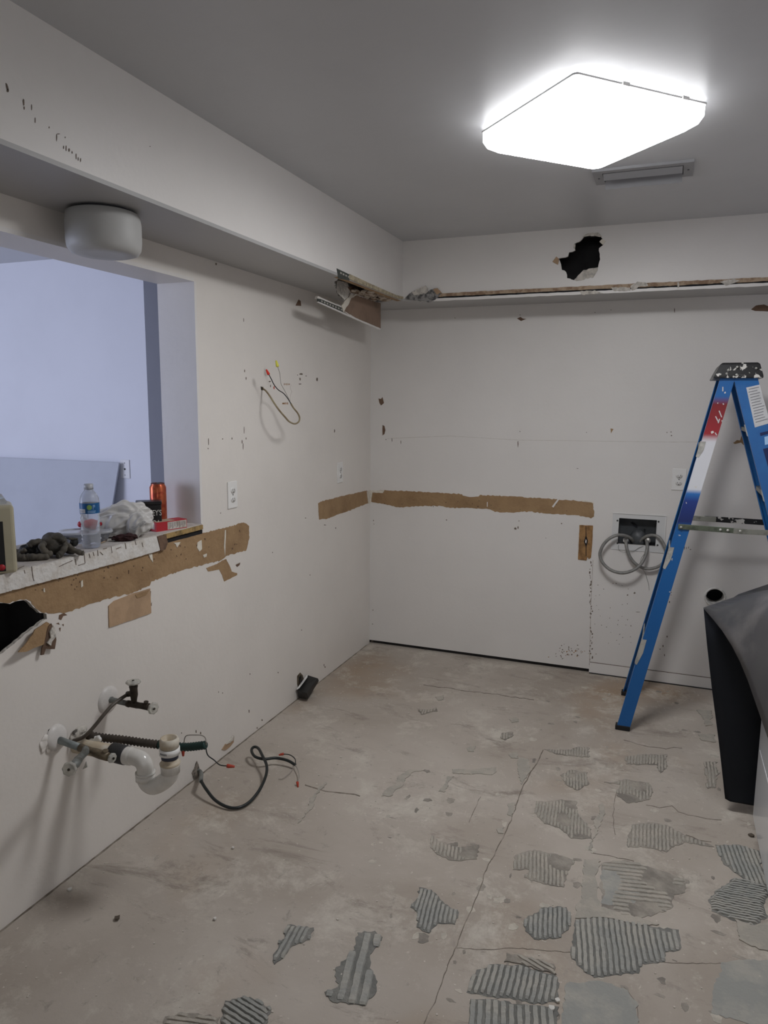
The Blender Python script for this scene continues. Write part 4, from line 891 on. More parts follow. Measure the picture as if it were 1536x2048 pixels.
for k, (a, b, ln, an) in enumerate([(1441, 828, 14, 1.2), (1438, 842, 9, 1.9), (1434, 838, 12, 1.1), (1447, 808, 3, 1), (1446, 778, 9, 1.6), (1432, 868, 6, 1)]):
    d = Vector((math.cos(an), math.sin(an)))*ln/2; n_ = Vector((-d.y, d.x)).normalized()*1.1
    L = [(a-d.x-n_.x, b-d.y-n_.y), (a+d.x-n_.x, b+d.y-n_.y), (a+d.x+n_.x, b+d.y+n_.y), (a-d.x+n_.x, b-d.y+n_.y)]
    on_rail(L, STK, 'paint_dribble', -.0014, r1)

# ================================================================ WHITE APPLIANCE AND BLACK SHEET
ENAM = mat('white_enamel', (0.78, 0.79, 0.81), .25, coat=.3)
AX = 2.140
ap = thing('white_appliance', 'white enamel appliance cabinet at the right edge under the dark sheet', 'appliance', (2.45, -1.75, 0))
bm = bmesh.new(); box(bm, (AX, -2.03, 0.015), (XR-.03, -1.36, .86)); bevel(bm, .008, 2); fin('cabinet_body', bm, ENAM, ap)
bm = bmesh.new(); box(bm, (AX-.001, -2.0, .30), (AX+.002, -1.40, .304)); fin('side_crease', bm, mat('enamel_crease', (.75, .76, .78), .3), ap)
bm = bmesh.new(); box(bm, (AX+.01, -2.02, 0.0), (XR-.04, -1.37, .016)); fin('toe_base', bm, RUB, ap)
bm = bmesh.new(); box(bm, (AX+.02, -2.0, .86), (XR-.05, -1.39, .875)); bevel(bm, .005); fin('lid', bm, ENAM, ap)
SHT = mat('dusty_grey_sheet', (0.060, 0.060, 0.064), .36, col2=(0.115, 0.11, 0.11), vscale=5, thin=.48, thick=.66)
SHB = mat('black_sheet_face', (0.006, 0.0075, 0.011), .55, spec=.3)
SHE = mat('sheet_edge', (0.40, 0.39, 0.38), .6)
sh = thing('rigid_black_sheet', 'large bent black sheet leaning behind and folded over the white appliance', 'plastic sheet', (2.2, -1.3, 0))
def grid(rows, name, m, t=.004, mats=None):
    bm = bmesh.new(); G = []
    for A, B in rows: G.append([Vector(A).lerp(Vector(B), k/10) for k in range(11)])
    V = [[bm.verts.new(p) for p in r] for r in G]
    for i in range(len(V)-1):
        for k in range(10):
            f = bm.faces.new((V[i][k], V[i][k+1], V[i+1][k+1], V[i+1][k])); f.smooth = True
    bmesh.ops.recalc_face_normals(bm, faces=bm.faces[:])
    o = fin(name, bm, m, sh, mats=mats)
    md = o.modifiers.new('thick', 'SOLIDIFY'); md.thickness = t; md.offset = 0; md.material_offset_rim = 1 if mats and len(mats) > 1 else 0
    return o
# standing part: from the floor up to the fold
rowsB = []
for (px, py, yv, xr) in [(1460, 1603, -1.325, 2.30), (1450, 1597, -1.322, 2.30), (1446, 1560, -1.320, 2.30), (1437, 1480, -1.31, 2.32), (1424, 1380, -1.30, 2.38), (1414, 1290, -1.29, 2.46), (1407, 1216, -1.28, 2.60)]:
    a = at(px, py, 1, yv); a.z = max(a.z, .003)
    zr = a.z if py > 1300 else a.z+(.03 if py > 1250 else .10)
    rowsB.append((a, (xr, yv+.005, zr)))
grid(rowsB, 'standing_panel', SHB, mats=[SHB, SHE])
# folded part: from the fold forward over the appliance, edge curve read from the photo
cur = [(1407, 1216, -1.28), (1424, 1236, -1.34), (1445, 1262, -1.41), (1465, 1293, -1.47), (1482, 1326, -1.53), (1497, 1362, -1.59), (1513, 1408, -1.66), (1526, 1445, -1.72), (1540, 1485, -1.79), (1562, 1545, -1.88)]
top = [(1540, 1171, -1.22), (1580, 1180, -1.30), (1620, 1195, -1.38), (1650, 1212, -1.46), (1680, 1232, -1.54), (1710, 1255, -1.62), (1740, 1280, -1.70), (1760, 1310, -1.78), (1780, 1345, -1.86), (1800, 1385, -1.94)]
bm = bmesh.new(); G = []
for (a, b, y), (c, d, y2) in zip(cur, top):
    A = at(a, b, 1, y); B = at(c, d, 1, y2); r = []
    i_ = len(G); B = Vector((2.70, A.y+.02, .925)) if i_ else B
    K_ = Vector((AX-.018, A.y, max(.893, A.z+.05))) if i_ else A.lerp(B, .5)
    for k in range(7): t = k/6.5; p = A.lerp(K_, min(t, .93)); p += Vector((-.012, 0, 0))*math.sin(PI*min(t, 1))*(1 if i_ > 2 else 0); r.append(p)
    for k in range(6): t = .06+.94*k/5; r.append(K_.lerp(B, t)+Vector((0, 0, .006)))
    G.append(r)
V = [[bm.verts.new(p) for p in r] for r in G]
for i in range(len(V)-1):
    for k in range(12): f = bm.faces.new((V[i][k], V[i][k+1], V[i+1][k+1], V[i+1][k])); f.smooth = True
bmesh.ops.recalc_face_normals(bm, faces=bm.faces[:])
o = fin('folded_panel', bm, SHT, sh, mats=[SHT, SHE]); md = o.modifiers.new('thick', 'SOLIDIFY'); md.thickness = .004; md.offset = 0; md.material_offset_rim = 1

# ================================================================ PLUMBING ON THE LEFT WALL
COPG = mat('grimy_grey_pipe', (0.20, 0.21, 0.20), .5, metal=.2, col2=(0.11, 0.11, 0.10), vscale=30)
BRASS = mat('tarnished_brass', (0.045, 0.035, 0.025), .5, metal=.4, var=.4, vscale=40)
BRASSL = mat('dull_brass', (0.17, 0.135, 0.09), .5, metal=.4, var=.4, vscale=40)
CLR = mat('clear_acrylic', (0.75, 0.74, 0.68), .12, trans=.55, ior=1.45)
PVC = mat('white_pvc', (0.72, 0.70, 0.66), .22, var=.1, vscale=14, coat=.2)
PVCC = mat('stained_pvc', (0.48, 0.40, 0.29), .5, col2=(0.62, 0.57, 0.48), vscale=14)
ESC = mat('white_escutcheon', (0.70, 0.67, 0.64), .4, var=.1, vscale=12)
def C(a, b): return (80+a/5.486, 1340+b/5.486)       # close-up coordinates -> photo
def pl_(a, b, yv): q = C(a, b); return at(q[0], q[1], 1, yv)
# upper stop valves
yu = at(216, 1399, 0, 0).y
v1 = thing('stop_valve', 'double stop valve on the upper stub pipe with clear round handles', 'valve', (0, yu, at(216, 1399, 0, 0).z), 'water stop valves')
r_ = at(216, 1399, 0, 0)
bm = bmesh.new(); lathe(bm, (0, yu, r_.z), (1, 0, 0), [(0, .048), (.004, .047), (.010, .036), (.013, .012), (.013, 0)], 36); fin('escutcheon', bm, ESC, v1, smooth=True)
P0 = pl_(760, 322, yu); P1 = pl_(980, 372, yu); P2_ = pl_(1060, 385, yu); P3 = pl_(1195, 405, yu); P4 = pl_(1240, 420, yu)
bm = bmesh.new(); tube(bm, [Vector((0.0, yu, r_.z)), P0, P1], [.0095, .0095, .0095], 14); tube(bm, [P0, P0+(P1-P0)*.12], .012, 6); fin('stub_pipe', bm, COPG, v1)
bm = bmesh.new(); tube(bm, [P1-(P1-P0)*.1, P1, P1+(P2_-P1)*.1, P2_, P2_+(P3-P2_)*.25, P3-(P3-P2_)*.05, P3], [.0115, .0125, .0105, .0115, .0105, .0125, .012], 14)
Q0 = pl_(1030, 378, yu); Q1 = pl_(1032, 300, yu); Q2 = pl_(1025, 175, yu); Q3 = pl_(1023, 135, yu)
tube(bm, [Q0, Q0.lerp(Q1, .6), Q1, Q1.lerp(Q2, .2), Q1.lerp(Q2, .75), Q2, Q2.lerp(Q3, .4)], [.010, .010, .0115, .0135, .013, .015, .006], 14)
tube(bm, [pl_(1020, 255, yu), pl_(960, 265, yu)], [.009, .010], 10)
tube(bm, [P3-(P3-P2_)*.25, pl_(1163, 365, yu), pl_(1165, 345, yu)], [.006, .007, .008], 10)
fin('valve_body', bm, BRASS, v1)
def handle(c, ax, r, parent):
    bm = bmesh.new(); N_ = 40; ax = Vector(ax).normalized(); n = ax.orthogonal().normalized(); b = ax.cross(n); rings = []
    for h_, rr in ((-.006, .30), (-.005, .8), (-.002, 1), (.004, .97), (.006, .75), (.002, .35), (.006, .25), (.007, 0.02)):
        rings.append([bm.verts.new(Vector(c)+ax*h_+(n*math.cos(2*PI*k/N_)+b*math.sin(2*PI*k/N_))*r*rr*(1+.05*math.cos(8*2*PI*k/N_))) for k in range(N_)])
    for A, B in zip(rings, rings[1:]):
        for k in range(N_): f = bm.faces.new((A[k], A[(k+1) % N_], B[(k+1) % N_], B[k])); f.smooth = True
    bm.faces.new(rings[0]); bm.faces.new(rings[-1]); fix(bm)
    hh = fin('round_handle', bm, CLR, parent)
    bm = bmesh.new(); lathe(bm, c, ax, [(-.004, 0), (-.004, .004), (.008, .004), (.008, 0)], 10); fin('handle_screw', bm, BRASS, hh)
handle(Q3, (0, 0, 1), .024, v1)
handle(P4, (1, -.25, 0), .020, v1)
# supply tube from the upper valve down to the wall
bm = bmesh.new(); xv = pl_(960, 268, yu).x; XL = lambda a, b, x: at(*C(a, b), 0, x); A_ = [XL(960, 268, xv), XL(880, 320, xv*.98), XL(790, 390, xv*.95), XL(700, 490, xv*.9), XL(620, 590, xv*.82), XL(540, 680, xv*.70), XL(470, 740, xv*.52), XL(400, 768, xv*.3), XL(355, 778, xv*.05)]
tube(bm, spline(A_, 6), .0062, 10); tag(fin('supply_tube', bm, mat('brown_supply_tube', (0.085, 0.07, 0.055), .45, var=.3, vscale=30)), 'dark brown flexible supply tube curving down from the upper valve', 'water hose')
# lower left valves
ylv = at(111, 1478, 0, 0).y; r_ = at(108, 1475, 0, 0)
v2 = thing('stop_valve', 'grey stop valve with two clear handles on the lower left stub pipe', 'valve', (0, ylv, r_.z), 'water stop valves')
bm = bmesh.new(); lathe(bm, (0.006, ylv, r_.z), (1, 0, .15), [(0, .041), (.004, .040), (.010, .029), (.012, .012), (.012, 0)], 36); fin('escutcheon', bm, ESC, v2, smooth=True)
P0 = pl_(170, 755, ylv); P1 = pl_(230, 775, ylv); P2_ = pl_(440, 850, ylv); P3 = pl_(560, 890, ylv); P4 = pl_(750, 955, ylv)
bm = bmesh.new(); tube(bm, [Vector((0.0, ylv, r_.z)), P0, P2_], [.010, .0115, .0115], 14); fin('stub_pipe', bm, mat('blue_grey_pipe', (0.24, 0.27, 0.27), .4, var=.2, vscale=20), v2)
bm = bmesh.new(); tube(bm, [P2_, P2_+(P3-P2_)*.3, P3, P3+(P4-P3)*.25, P3+(P4-P3)*.6, P4], [.013, .012, .0115, .0135, .0145, .013], 14)
tube(bm, [pl_(715, 930, ylv), pl_(718, 880, ylv)], [.007, .009], 10); fin('valve_body', bm, BRASSL, v2)
D1 = P2_.lerp(P3, .5)+Vector((0, 0, 0)); D2 = D1+Vector((.02, -.075, -.035)); tgt = pl_(430, 970, ylv-.06); tg2 = pl_(390, 1030, ylv-.11); tg3 = pl_(325, 1085, ylv-.15)
bm = bmesh.new(); tube(bm, [D1, pl_(500, 900, ylv-.03), tgt, tgt.lerp(tg2, .3), tg2, tg2.lerp(tg3, .5)], [.012, .011, .011, .0135, .014, .009], 14); fin('side_outlet', bm, COPG, v2)
dh = (tg3-tg2).normalized()
handle(tg3, dh, .0205, v2); handle(pl_(790, 965, ylv), (1, -.1, 0), .015, v2)
bm = bmesh.new(); sheet(bm, [(0, 0), (.016, .03), (.02, .012)], [], lambda u, v, d: tuple(pl_(460, 1010, ylv-.03)+Vector((u, d, v-.025))), .002); fix(bm); fin('metal_tag', bm, BRK, v2)
# P-trap
yt = at(152, 1486, 0, 0).y; r_ = at(152, 1486, 0, 0)
tr = thing('drain_trap', 'white plastic drain trap with black rubber coupling on the left wall', 'drain pipe', (0, yt, r_.z))
T0 = Vector((0.0, yt, r_.z)); T1 = pl_(400, 830, yt); T2 = pl_(810, 905, yt); T3 = pl_(960, 940, yt)
bm = bmesh.new(); tube(bm, [T0+Vector((-.05, 0, 0)), T1, T2], [.024, .024, .024], 24); fin('drain_arm', bm, PVCC, tr)
bm = bmesh.new(); d_ = (T3-T2)
tube(bm, [T2-d_*.15, T2-d_*.1, T2+d_*.9, T2+d_*.95], [.026, .0305, .0305, .027], 28); fin('rubber_coupling', bm, mat('rubber_coupling', (0.028, 0.028, 0.030), .55), tr)
E0 = T3; E1 = pl_(1040, 955, yt); E2 = pl_(1110, 985, yt); E3 = pl_(1150, 1050, yt); E4 = pl_(1155, 1130, yt)
bm = bmesh.new(); pts = spline([T3-d_*.1, E0+(E1-E0)*.3, E1, E2, E3, E4], 6); tube(bm, pts, [.0285 if i < 9 else .0262 for i in range(len(pts))], 28)
U0 = pl_(1150, 1130, yt); U1 = pl_(1160, 1200, yt); U2 = pl_(1225, 1270, yt); U3 = pl_(1340, 1235, yt); U4 = pl_(1425, 1140, yt+.0); U5 = pl_(1428, 1050, yt)
fin('elbow', bm, PVC, tr)
bm = bmesh.new(); tube(bm, [E4-Vector((0, 0, .002)), E4-Vector((0, 0, .022))], .0305, 28); tube(bm, [E4-Vector((0, 0, -.004)), E4-Vector((0, 0, .002))], .0310, 28); fin('slip_collar', bm, PVC, tr)
bm = bmesh.new(); pts = spline([U0, U1, pl_(1185, 1245, yt), pl_(1245, 1275, yt), pl_(1325, 1245, yt), pl_(1395, 1190, yt), U4, U5], 6); tube(bm, pts, .0262, 28); fin('return_bend', bm, PVC, tr)
bm = bmesh.new(); lathe(bm, U5, (0, 0, 1), [(-.022, .0), (-.022, .029), (.002, .030), (.004, .031), (.006, .029), (.006, 0)], 28); fin('slip_nut', bm, PVC, tr)
Wt = pl_(1420, 745, yt); hgt = Wt.z-U5.z
bm = bmesh.new(); lathe(bm, U5, (0, 0, 1), [(.004, .030), (.010, .032), (.013, .029), (.013, .0255), (hgt-.03, .0255), (hgt-.03, .0290), (hgt-.008, .030), (hgt-.006, .0275), (hgt, .0265), (hgt, .0215), (hgt-.04, .0215), (hgt-.04, 0)], 32); tp = fin('tailpiece', bm, PVCC, tr)
bm = bmesh.new(); lathe(bm, U5, (0, 0, 1), [(hgt-.052, .0262), (hgt-.052, .0315), (hgt-.032, .0315), (hgt-.032, .0262)], 32); lab = fin('white_label_band', bm, WHITEP, tp)
bm = bmesh.new(); lathe(bm, U5, (0, 0, 1), [(hgt-.066, .0257), (hgt-.066, .0262), (hgt-.052, .0262), (hgt-.052, .0257)], 32); fin('dark_band', bm, mat('navy_band', (.04, .045, .07), .5), tp)
for k in range(9):       # illegible black print round the band
    aa = -1.75+k*.09+ -.2
    cx_, cy_ = U5.x+.0317*math.cos(aa), U5.y+.0317*math.sin(aa); bm = bmesh.new(); box(bm, (-.0008, -.0003, -.003), (.0008, .0003, .003)); bm.transform(Matrix.Translation((cx_, cy_, U5.z+hgt-.042+.0006*(k % 2))) @ Matrix.Rotation(aa+PI/2, 4, 'Z')); fin('printed_mark', bm, INK, lab)
# putty and broken plaster round the pipes
bm = bmesh.new(); rn = random.Random(9)
for (a, b, s) in [(400, 700, .020), (440, 665, .022), (480, 650, .018), (370, 740, .014), (520, 700, .014), (470, 720, .016)]:
    q = C(a, b); p = at(q[0], q[1], 0, .006); mm = Matrix.Translation(p) @ Matrix.Diagonal((.5, 1, .7, 1)); g = bmesh.ops.create_icosphere(bm, subdivisions=3, radius=s, matrix=mm)
    for v in g['verts']: v.co += noise.noise_vector(v.co*50)*.006
fin('plaster_putty', bm, mat('putty', (0.58, 0.55, 0.50), .85, col2=(.10, .09, .08), vscale=30, thin=.56, thick=.62, bump=.6), wl, smooth=True)
bm = bmesh.new()
for (a, b, s) in [(60, 760, .014), (45, 810, .016), (100, 840, .013), (150, 830, .012), (90, 880, .010), (130, 880, .008), (40, 860, .010)]:
    q = C(a, b); p = at(q[0], q[1], 0, .002); g = bmesh.ops.create_icosphere(bm, subdivisions=3, radius=s, matrix=Matrix.Translation(p) @ Matrix.Diagonal((.45, 1, 1, 1)))
    for v in g['verts']: v.co += noise.noise_vector(v.co*50)*.005
fin('plaster_putty', bm, WALL2, wl, smooth=True)

# corrugated conduit beside the trap
yk = at(168, 1474, 0, 0).y
cc = thing('corrugated_conduit', 'dark brown corrugated conduit passing behind the drain trap', 'conduit', (0, yk, at(168, 1474, 0, 0).z))
K = [at(168, 1473, 0, 0)]+[pl_(a, b, yk+dy) for a, b, dy in ((560, 720, .0), (660, 740, .01), (900, 765, .03), (1150, 800, .05), (1320, 820, .06), (1500, 838, .065), (1620, 845, .07))]
K.append(at(412, 1490, 1, yk+.075))
sp_ = spline(K, 8)
bm = bmesh.new(); ribbed(bm, sp_[4:40], .0128, .0115, .17, 14); fin('brown_sleeve', bm, mat('brown_corrugate', (0.060, 0.048, 0.038), .5, var=.3, vscale=20), cc)
bm = bmesh.new(); ribbed(bm, sp_[39:], .0124, .0105, .15, 14); fin('green_sleeve', bm, mat('dark_green_corrugate', (0.012, 0.040, 0.035), .5), cc)
bm = bmesh.new()
for k in range(5):
    g = bmesh.ops.create_icosphere(bm, subdivisions=2, radius=.011, matrix=Matrix.Translation(pl_(575+k*18, 755+(k % 2)*12, yk)))
    for v in g['verts']: v.co += noise.noise_vector(v.co*70)*.004
fin('caulk_lump', bm, WHITEP, cc, smooth=True)
REDN = mat('red_wire_nut', (0.42, 0.05, 0.025), .35); REDB = mat('bright_red_wire_nut', (0.70, 0.035, 0.02), .35); YELN = mat('yellow_wire_nut', (0.75, 0.72, 0.10), .35)
def nut(p, d, m, parent, s=1.0):
    bm = bmesh.new(); lathe(bm, p, d, [(-.004*s, 0), (-.004*s, .0062*s), (.002*s, .0066*s), (.016*s, .0042*s), (.021*s, .0035*s), (.022*s, 0)], 12); return fin('wire_nut', bm, m, parent)
def wire(name, pts, r, m, parent, n=6):
    bm = bmesh.new(); tube(bm, spline(pts, n), r, 8); return fin(name, bm, m, parent)
YW = K[-1].y
W_ = lambda x, y, dy=0: at(x, y, 1, YW+dy)
BW = mat('black_wire', (0.012, 0.016, 0.016), .4); GW = mat('grey_wire', (0.32, 0.29, 0.26), .5)
wire('grey_conductor', [W_(412, 1490), W_(411, 1477), W_(404, 1471, .01), (W_(390, 1470, .01)), W_(374, 1471, .01), W_(369, 1478, .01), W_(368, 1490, .01), W_(366, 1500, .01)], .0017, GW, cc)
nut(W_(366, 1500, .01), (0, 0, -1), REDN, cc)
wire('black_conductor', [W_(412, 1491), W_(413, 1503), W_(417, 1512), W_(428, 1520), W_(440, 1530), W_(456, 1532)], .0019, BW, cc)
nut(W_(456, 1532), RT*1.0+UP*-.1, REDN, cc)

# black cable on the floor
ck = thing('black_cable', 'black cable curling over the slab from a hole low in the left wall', 'cable', at(393, 1540, 0, 0))
G_ = lambda x, y, z: at(x, y, 2, z)
a0 = at(393, 1540, 0, 0)
pts = [a0+Vector((-.02, 0, 0)), a0+Vector((.02, .0, -.005)), G_(402, 1562, .060), G_(412, 1578, .045), G_(430, 1600, .022), G_(455, 1614, .012), G_(478, 1615, .010), G_(500, 1603, .012), G_(520, 1578, .028), G_(532, 1550, .045), G_(533, 1530, .055), G_(525, 1512, .060), G_(517, 1497, .060), G_(508, 1494, .056), G_(503, 1501, .050), G_(510, 1513, .045), G_(528, 1518, .042), G_(552, 1516, .036), G_(575, 1521, .030), G_(591, 1530, .022)]
bm = bmesh.new(); tube(bm, spline(pts[2:], 8), .0062, 10); fin('outer_jacket', bm, BW, ck)
bm = bmesh.new(); tube(bm, spline(pts[:3], 8), .0085, 10); fin('connector_sleeve', bm, COPG, ck)
e = G_(591, 1530, .022)
wire('black_conductor', [e, G_(590, 1518, .026), G_(580, 1510, .03), G_(566, 1508, .03), G_(561, 1507, .03)], .0022, BW, ck)
nut(G_(566, 1508, .03), -RT+UP*-.25, REDN, ck, .9)
wire('grey_conductor', [e, G_(597, 1543, .02), G_(598, 1555, .018), G_(595, 1566, .014)], .002, GW, ck); nut(G_(595, 1565, .014), UP*-1+FW*-.6+RT*.2, REDN, ck, .9)
wire('bare_conductor', [e, G_(580, 1545, .012), G_(566, 1557, .006), G_(557, 1558, .003)], .0013, GW, ck)
patch('ragged_plaster_hole', [(383, 1546), (388, 1536), (393, 1522), (396, 1529), (399, 1545), (402, 1556), (396, 1562), (388, 1560)], 0, 0, mat('ragged', (0.30, 0.26, 0.22), .9, col2=(.08, .07, .06), vscale=40, bump=.6), wl, h=.003, amp=.002)

# wall wires (upper)
uw = thing('wire_bundle', 'cut cable with red and yellow wire nuts hanging from the left wall', 'cable', at(524, 776, 0, 0))
def D_(a, b, x): return at(440+a/5.908, 680+b/5.908, 0, x)
bm = bmesh.new(); A_ = [D_(497, 563, -.02), D_(515, 580, .01), D_(545, 605, .03), D_(590, 665, .06), D_(640, 745, .09), D_(700, 830, .11), D_(760, 900, .12), D_(820, 965, .125), D_(885, 990, .125), D_(930, 965, .125), D_(940, 915, .12), D_(915, 860, .12), D_(870, 805, .115), D_(838, 752, .11)]
tube(bm, spline(A_, 6), .0040, 8); fin('cable_jacket', bm, mat('tan_jacket', (0.33, 0.28, 0.17), .5, col2=(.24, .18, .11), vscale=20), uw)
wire('black_conductor', [D_(838, 752, .11), D_(800, 690, .105), D_(750, 630, .10), D_(690, 590, .10), D_(640, 530, .095), D_(605, 460, .09), D_(575, 405, .09)], .0022, BW, uw)
nut(D_(572, 400, .09), UP+RT*-.5, REDB, uw)
wire('grey_conductor', [D_(838, 752, .11), D_(800, 670, .10), D_(760, 590, .09), D_(722, 520, .085), D_(712, 450, .08), D_(705, 390, .08), D_(680, 310, .08)], .0014, GW, uw)
nn = nut(D_(678, 305, .08), UP+RT*-.25, YELN, uw, 1.15)
wire('bare_conductor', [D_(830, 720, .11), D_(828, 680, .1), D_(835, 640, .1), D_(850, 610, .1), D_(835, 580, .1), D_(832, 550, .1), D_(845, 530, .1)], .0008, mat('bare_wire', (.55, .5, .45), .5), uw)

# black junction box at the wall foot
jb = thing('junction_box', 'black electrical box hanging out of the wall foot near the corner', 'electrical box', at(604, 1380, 0, 0))
def J(a, b, x): return at(540+a/9.6, 1320+b/9.6, 0, x)
bm = bmesh.new()
F1 = [J(515, 572, .012), J(722, 290, .012), J(760, 272, .018), J(800, 278, .03), J(935, 345, .075), J(945, 380, .078), J(735, 755, .075), J(700, 755, .06), J(560, 735, .02)]
fr_ = [J(518, 575, .010), J(720, 285, .010), J(930, 350, .085), J(735, 650, .085)]
fr2 = [J(545, 738, .008), None, None, J(735, 757, .075)]
v = [bm.verts.new(p) for p in (J(518, 575, .008), J(725, 285, .008), J(928, 350, .075), J(700, 640, .075), J(548, 735, .006), J(755, 430, .004), J(945, 400, .075), J(730, 755, .075))]
for q in ((0, 1, 2, 3), (0, 3, 7, 4), (3, 2, 6, 7), (1, 5, 6, 2), (4, 7, 6, 5), (0, 4, 5, 1)): bm.faces.new([v[i] for i in q])
fix(bm); bevel(bm, .004, 3); fin('box_shell', bm, mat('black_phenolic', (0.016, 0.016, 0.016), .38), jb, smooth=False)
bm = bmesh.new(); v = [bm.verts.new(p) for p in (J(512, 570, .012), J(700, 310, .010), J(722, 290, .010), J(720, 330, .022), J(640, 440, .026), J(560, 545, .022))]
bm.faces.new(v); o = fin('torn_white_edge', bm, WHITEP, jb); md = o.modifiers.new('t', 'SOLIDIFY'); md.thickness = .003
bm = bmesh.new(); tube(bm, spline([J(575, 260, -.01), J(600, 330, .01), J(590, 380, .012), J(575, 430, .01), J(560, 500, .005)], 5), .004, 8); fin('wire_stub', bm, BRASS, jb)
patch('hole_rim', [(594, 1352), (600, 1345), (605, 1350), (608, 1362), (604, 1376), (597, 1380), (594, 1368)], 0, 0, BRASSL, wl, h=.0015, amp=.0006)
patch('hole_rim_dark', [(598, 1354), (602, 1352), (604, 1362), (600, 1372), (597, 1364)], 0, 0, BLK, wl, h=.0022, amp=.0006)

# ================================================================ THINGS ON THE LEDGE
def onL(px, py): q = at(px, py, 2, LZ); return Vector((q.x, q.y, LZ))
def side_frame(c):
    d = (Vector((CAM.x, CAM.y, 0))-Vector((c.x, c.y, 0))).normalized()
    return d, Vector((-d.y, d.x, 0))          # towards room, to photo right
# water bottle
bc = Vector((-.040, at(183, 1088, 0, -.040).y, LZ))
wbt = thing('water_bottle', 'empty clear plastic water bottle with blue label on the ledge', 'bottle', bc)
htop = at(181, 967, 0, bc.x).z-LZ
R0 = .0315; PETM = mat('clear_pet', (0.86, 0.88, 0.92), .14, trans=.80, ior=1.22)
prof = [(0, 0), (.001, .024), (.006, .029)]
k = htop/.205
for i in range(15):
    h_ = .012+i*.0065; prof.append((h_*k, R0*(1 if i % 2 else .90)))
prof += [(.112*k, R0), (.145*k, R0), (.160*k, R0*.96), (.172*k, R0*.78), (.182*k, R0*.52), (.188*k, .0125), (.190*k, .0125), (.190*k, .0155), (.192*k, .0155), (.192*k, .0120), (.203*k, .012), (.203*k, .011), (.188*k, .0115), (.172*k, R0*.76), (.145*k, R0*.975)]
bm = bmesh.new(); lathe(bm, bc, (0, 0, 1), prof, 40)
for v in bm.verts:
    zz = (v.co.z-bc.z)/htop
    if .03 < zz < .52: v.co += noise.noise_vector(v.co*45)*.0036
fin('bottle_body', bm, PETM, wbt, smooth=True)
bm = bmesh.new(); lathe(bm, bc, (0, 0, 1), [(.186*k, .0), (.187*k, .0148), (.205*k, .0145), (.206*k, 0)], 28); fin('cap', bm, mat('clear_cap', (.70, .72, .76), .3, trans=.4), wbt)
LBH0, LBH1 = .113*k, .146*k
bm = bmesh.new(); lathe(bm, bc, (0, 0, 1), [(LBH0, R0+.0005), (LBH1, R0+.0005)], 40); lb = fin('blue_label', bm, mat('label_blue', (0.012, 0.11, 0.30), .35, var=.2, vscale=50), wbt, smooth=True)
d, rr_ = side_frame(bc)
def onlabel(a0, a1, h0, h1, m, name):
    bm = bmesh.new(); n = 8; A = []; base = math.atan2(d.y, d.x)
    for i in range(n+1):
        a = base+a0+(a1-a0)*i/n; A.append([bm.verts.new((bc.x+(R0+.0011)*math.cos(a), bc.y+(R0+.0011)*math.sin(a), bc.z+h)) for h in (h0, h1)])
    for p, q in zip(A, A[1:]): bm.faces.new((p[0], q[0], q[1], p[1]))
    fin(name, bm, m, lb)
onlabel(-1.25, -.45, LBH0+.002, LBH0+.016, STK, 'barcode_box')
for i in range(7): onlabel(-1.15+i*.085, -1.12+i*.085, LBH0+.004, LBH0+.012, INK, 'barcode_bar')
GRN = mat('label_green', (.22, .38, .10), .4)
base = math.atan2(d.y, d.x)
for i in range(6):
    hh = .0085*math.sqrt(max(0, 1-((i-2.5)/3)**2)); onlabel(-.27+i*.08, -.19+i*.08, (LBH0+LBH1)/2+.004-hh, (LBH0+LBH1)/2+.004+hh, GRN, 'green_emblem')
PB = MATS['pale_blue_print']
onlabel(.33, .36, LBH0+.014, LBH1-.006, PB, 'letter_stroke'); onlabel(.36, .5, LBH1-.008, LBH1-.006, PB, 'letter_stroke'); onlabel(.36, .5, LBH0+.022, LBH0+.024, PB, 'letter_stroke'); onlabel(.5, .53, LBH0+.022, LBH1-.006, PB, 'letter_stroke')
onlabel(-.2, .6, LBH0+.008, LBH0+.0095, PB, 'printed_line'); onlabel(-.2, .55, LBH0+.004, LBH0+.0055, PB, 'printed_line')
# orange can
cc0 = onL(318, 1038); cc0.x = -.15; cc0 = Vector((-.15, at(318, 1038, 0, -.15).y, LZ))
oc = thing('drink_can', 'tall orange aluminium drink can standing at the back of the ledge', 'can', cc0)
hc = at(315, 966, 0, -.15).z-LZ
bm = bmesh.new(); lathe(bm, cc0, (0, 0, 1), [(0, 0), (.0, .022), (.004, .026), (.012, .0325), (hc-.016, .0325), (hc-.006, .027), (hc-.003, .0265)], 40); fin('can_body', bm, mat('orange_can', (0.50, 0.12, 0.05), .28, metal=.6, col2=(.36, .06, .03), vscale=30, thin=.48, thick=.56), oc, smooth=True)
bm = bmesh.new(); lathe(bm, cc0, (0, 0, 1), [(hc-.004, .0265), (hc, .027), (hc, .0245), (hc-.004, .024), (hc-.004, 0)], 40); ld_ = fin('can_lid', bm, mat('can_lid_dark', (.16, .06, .05), .4, metal=.6), oc)
bm = bmesh.new(); tube(bm, [cc0+Vector((0, 0, hc-.002)), cc0+Vector((.012, -.006, hc-.001))], .004, 8); fin('pull_tab', bm, GREYM, ld_)
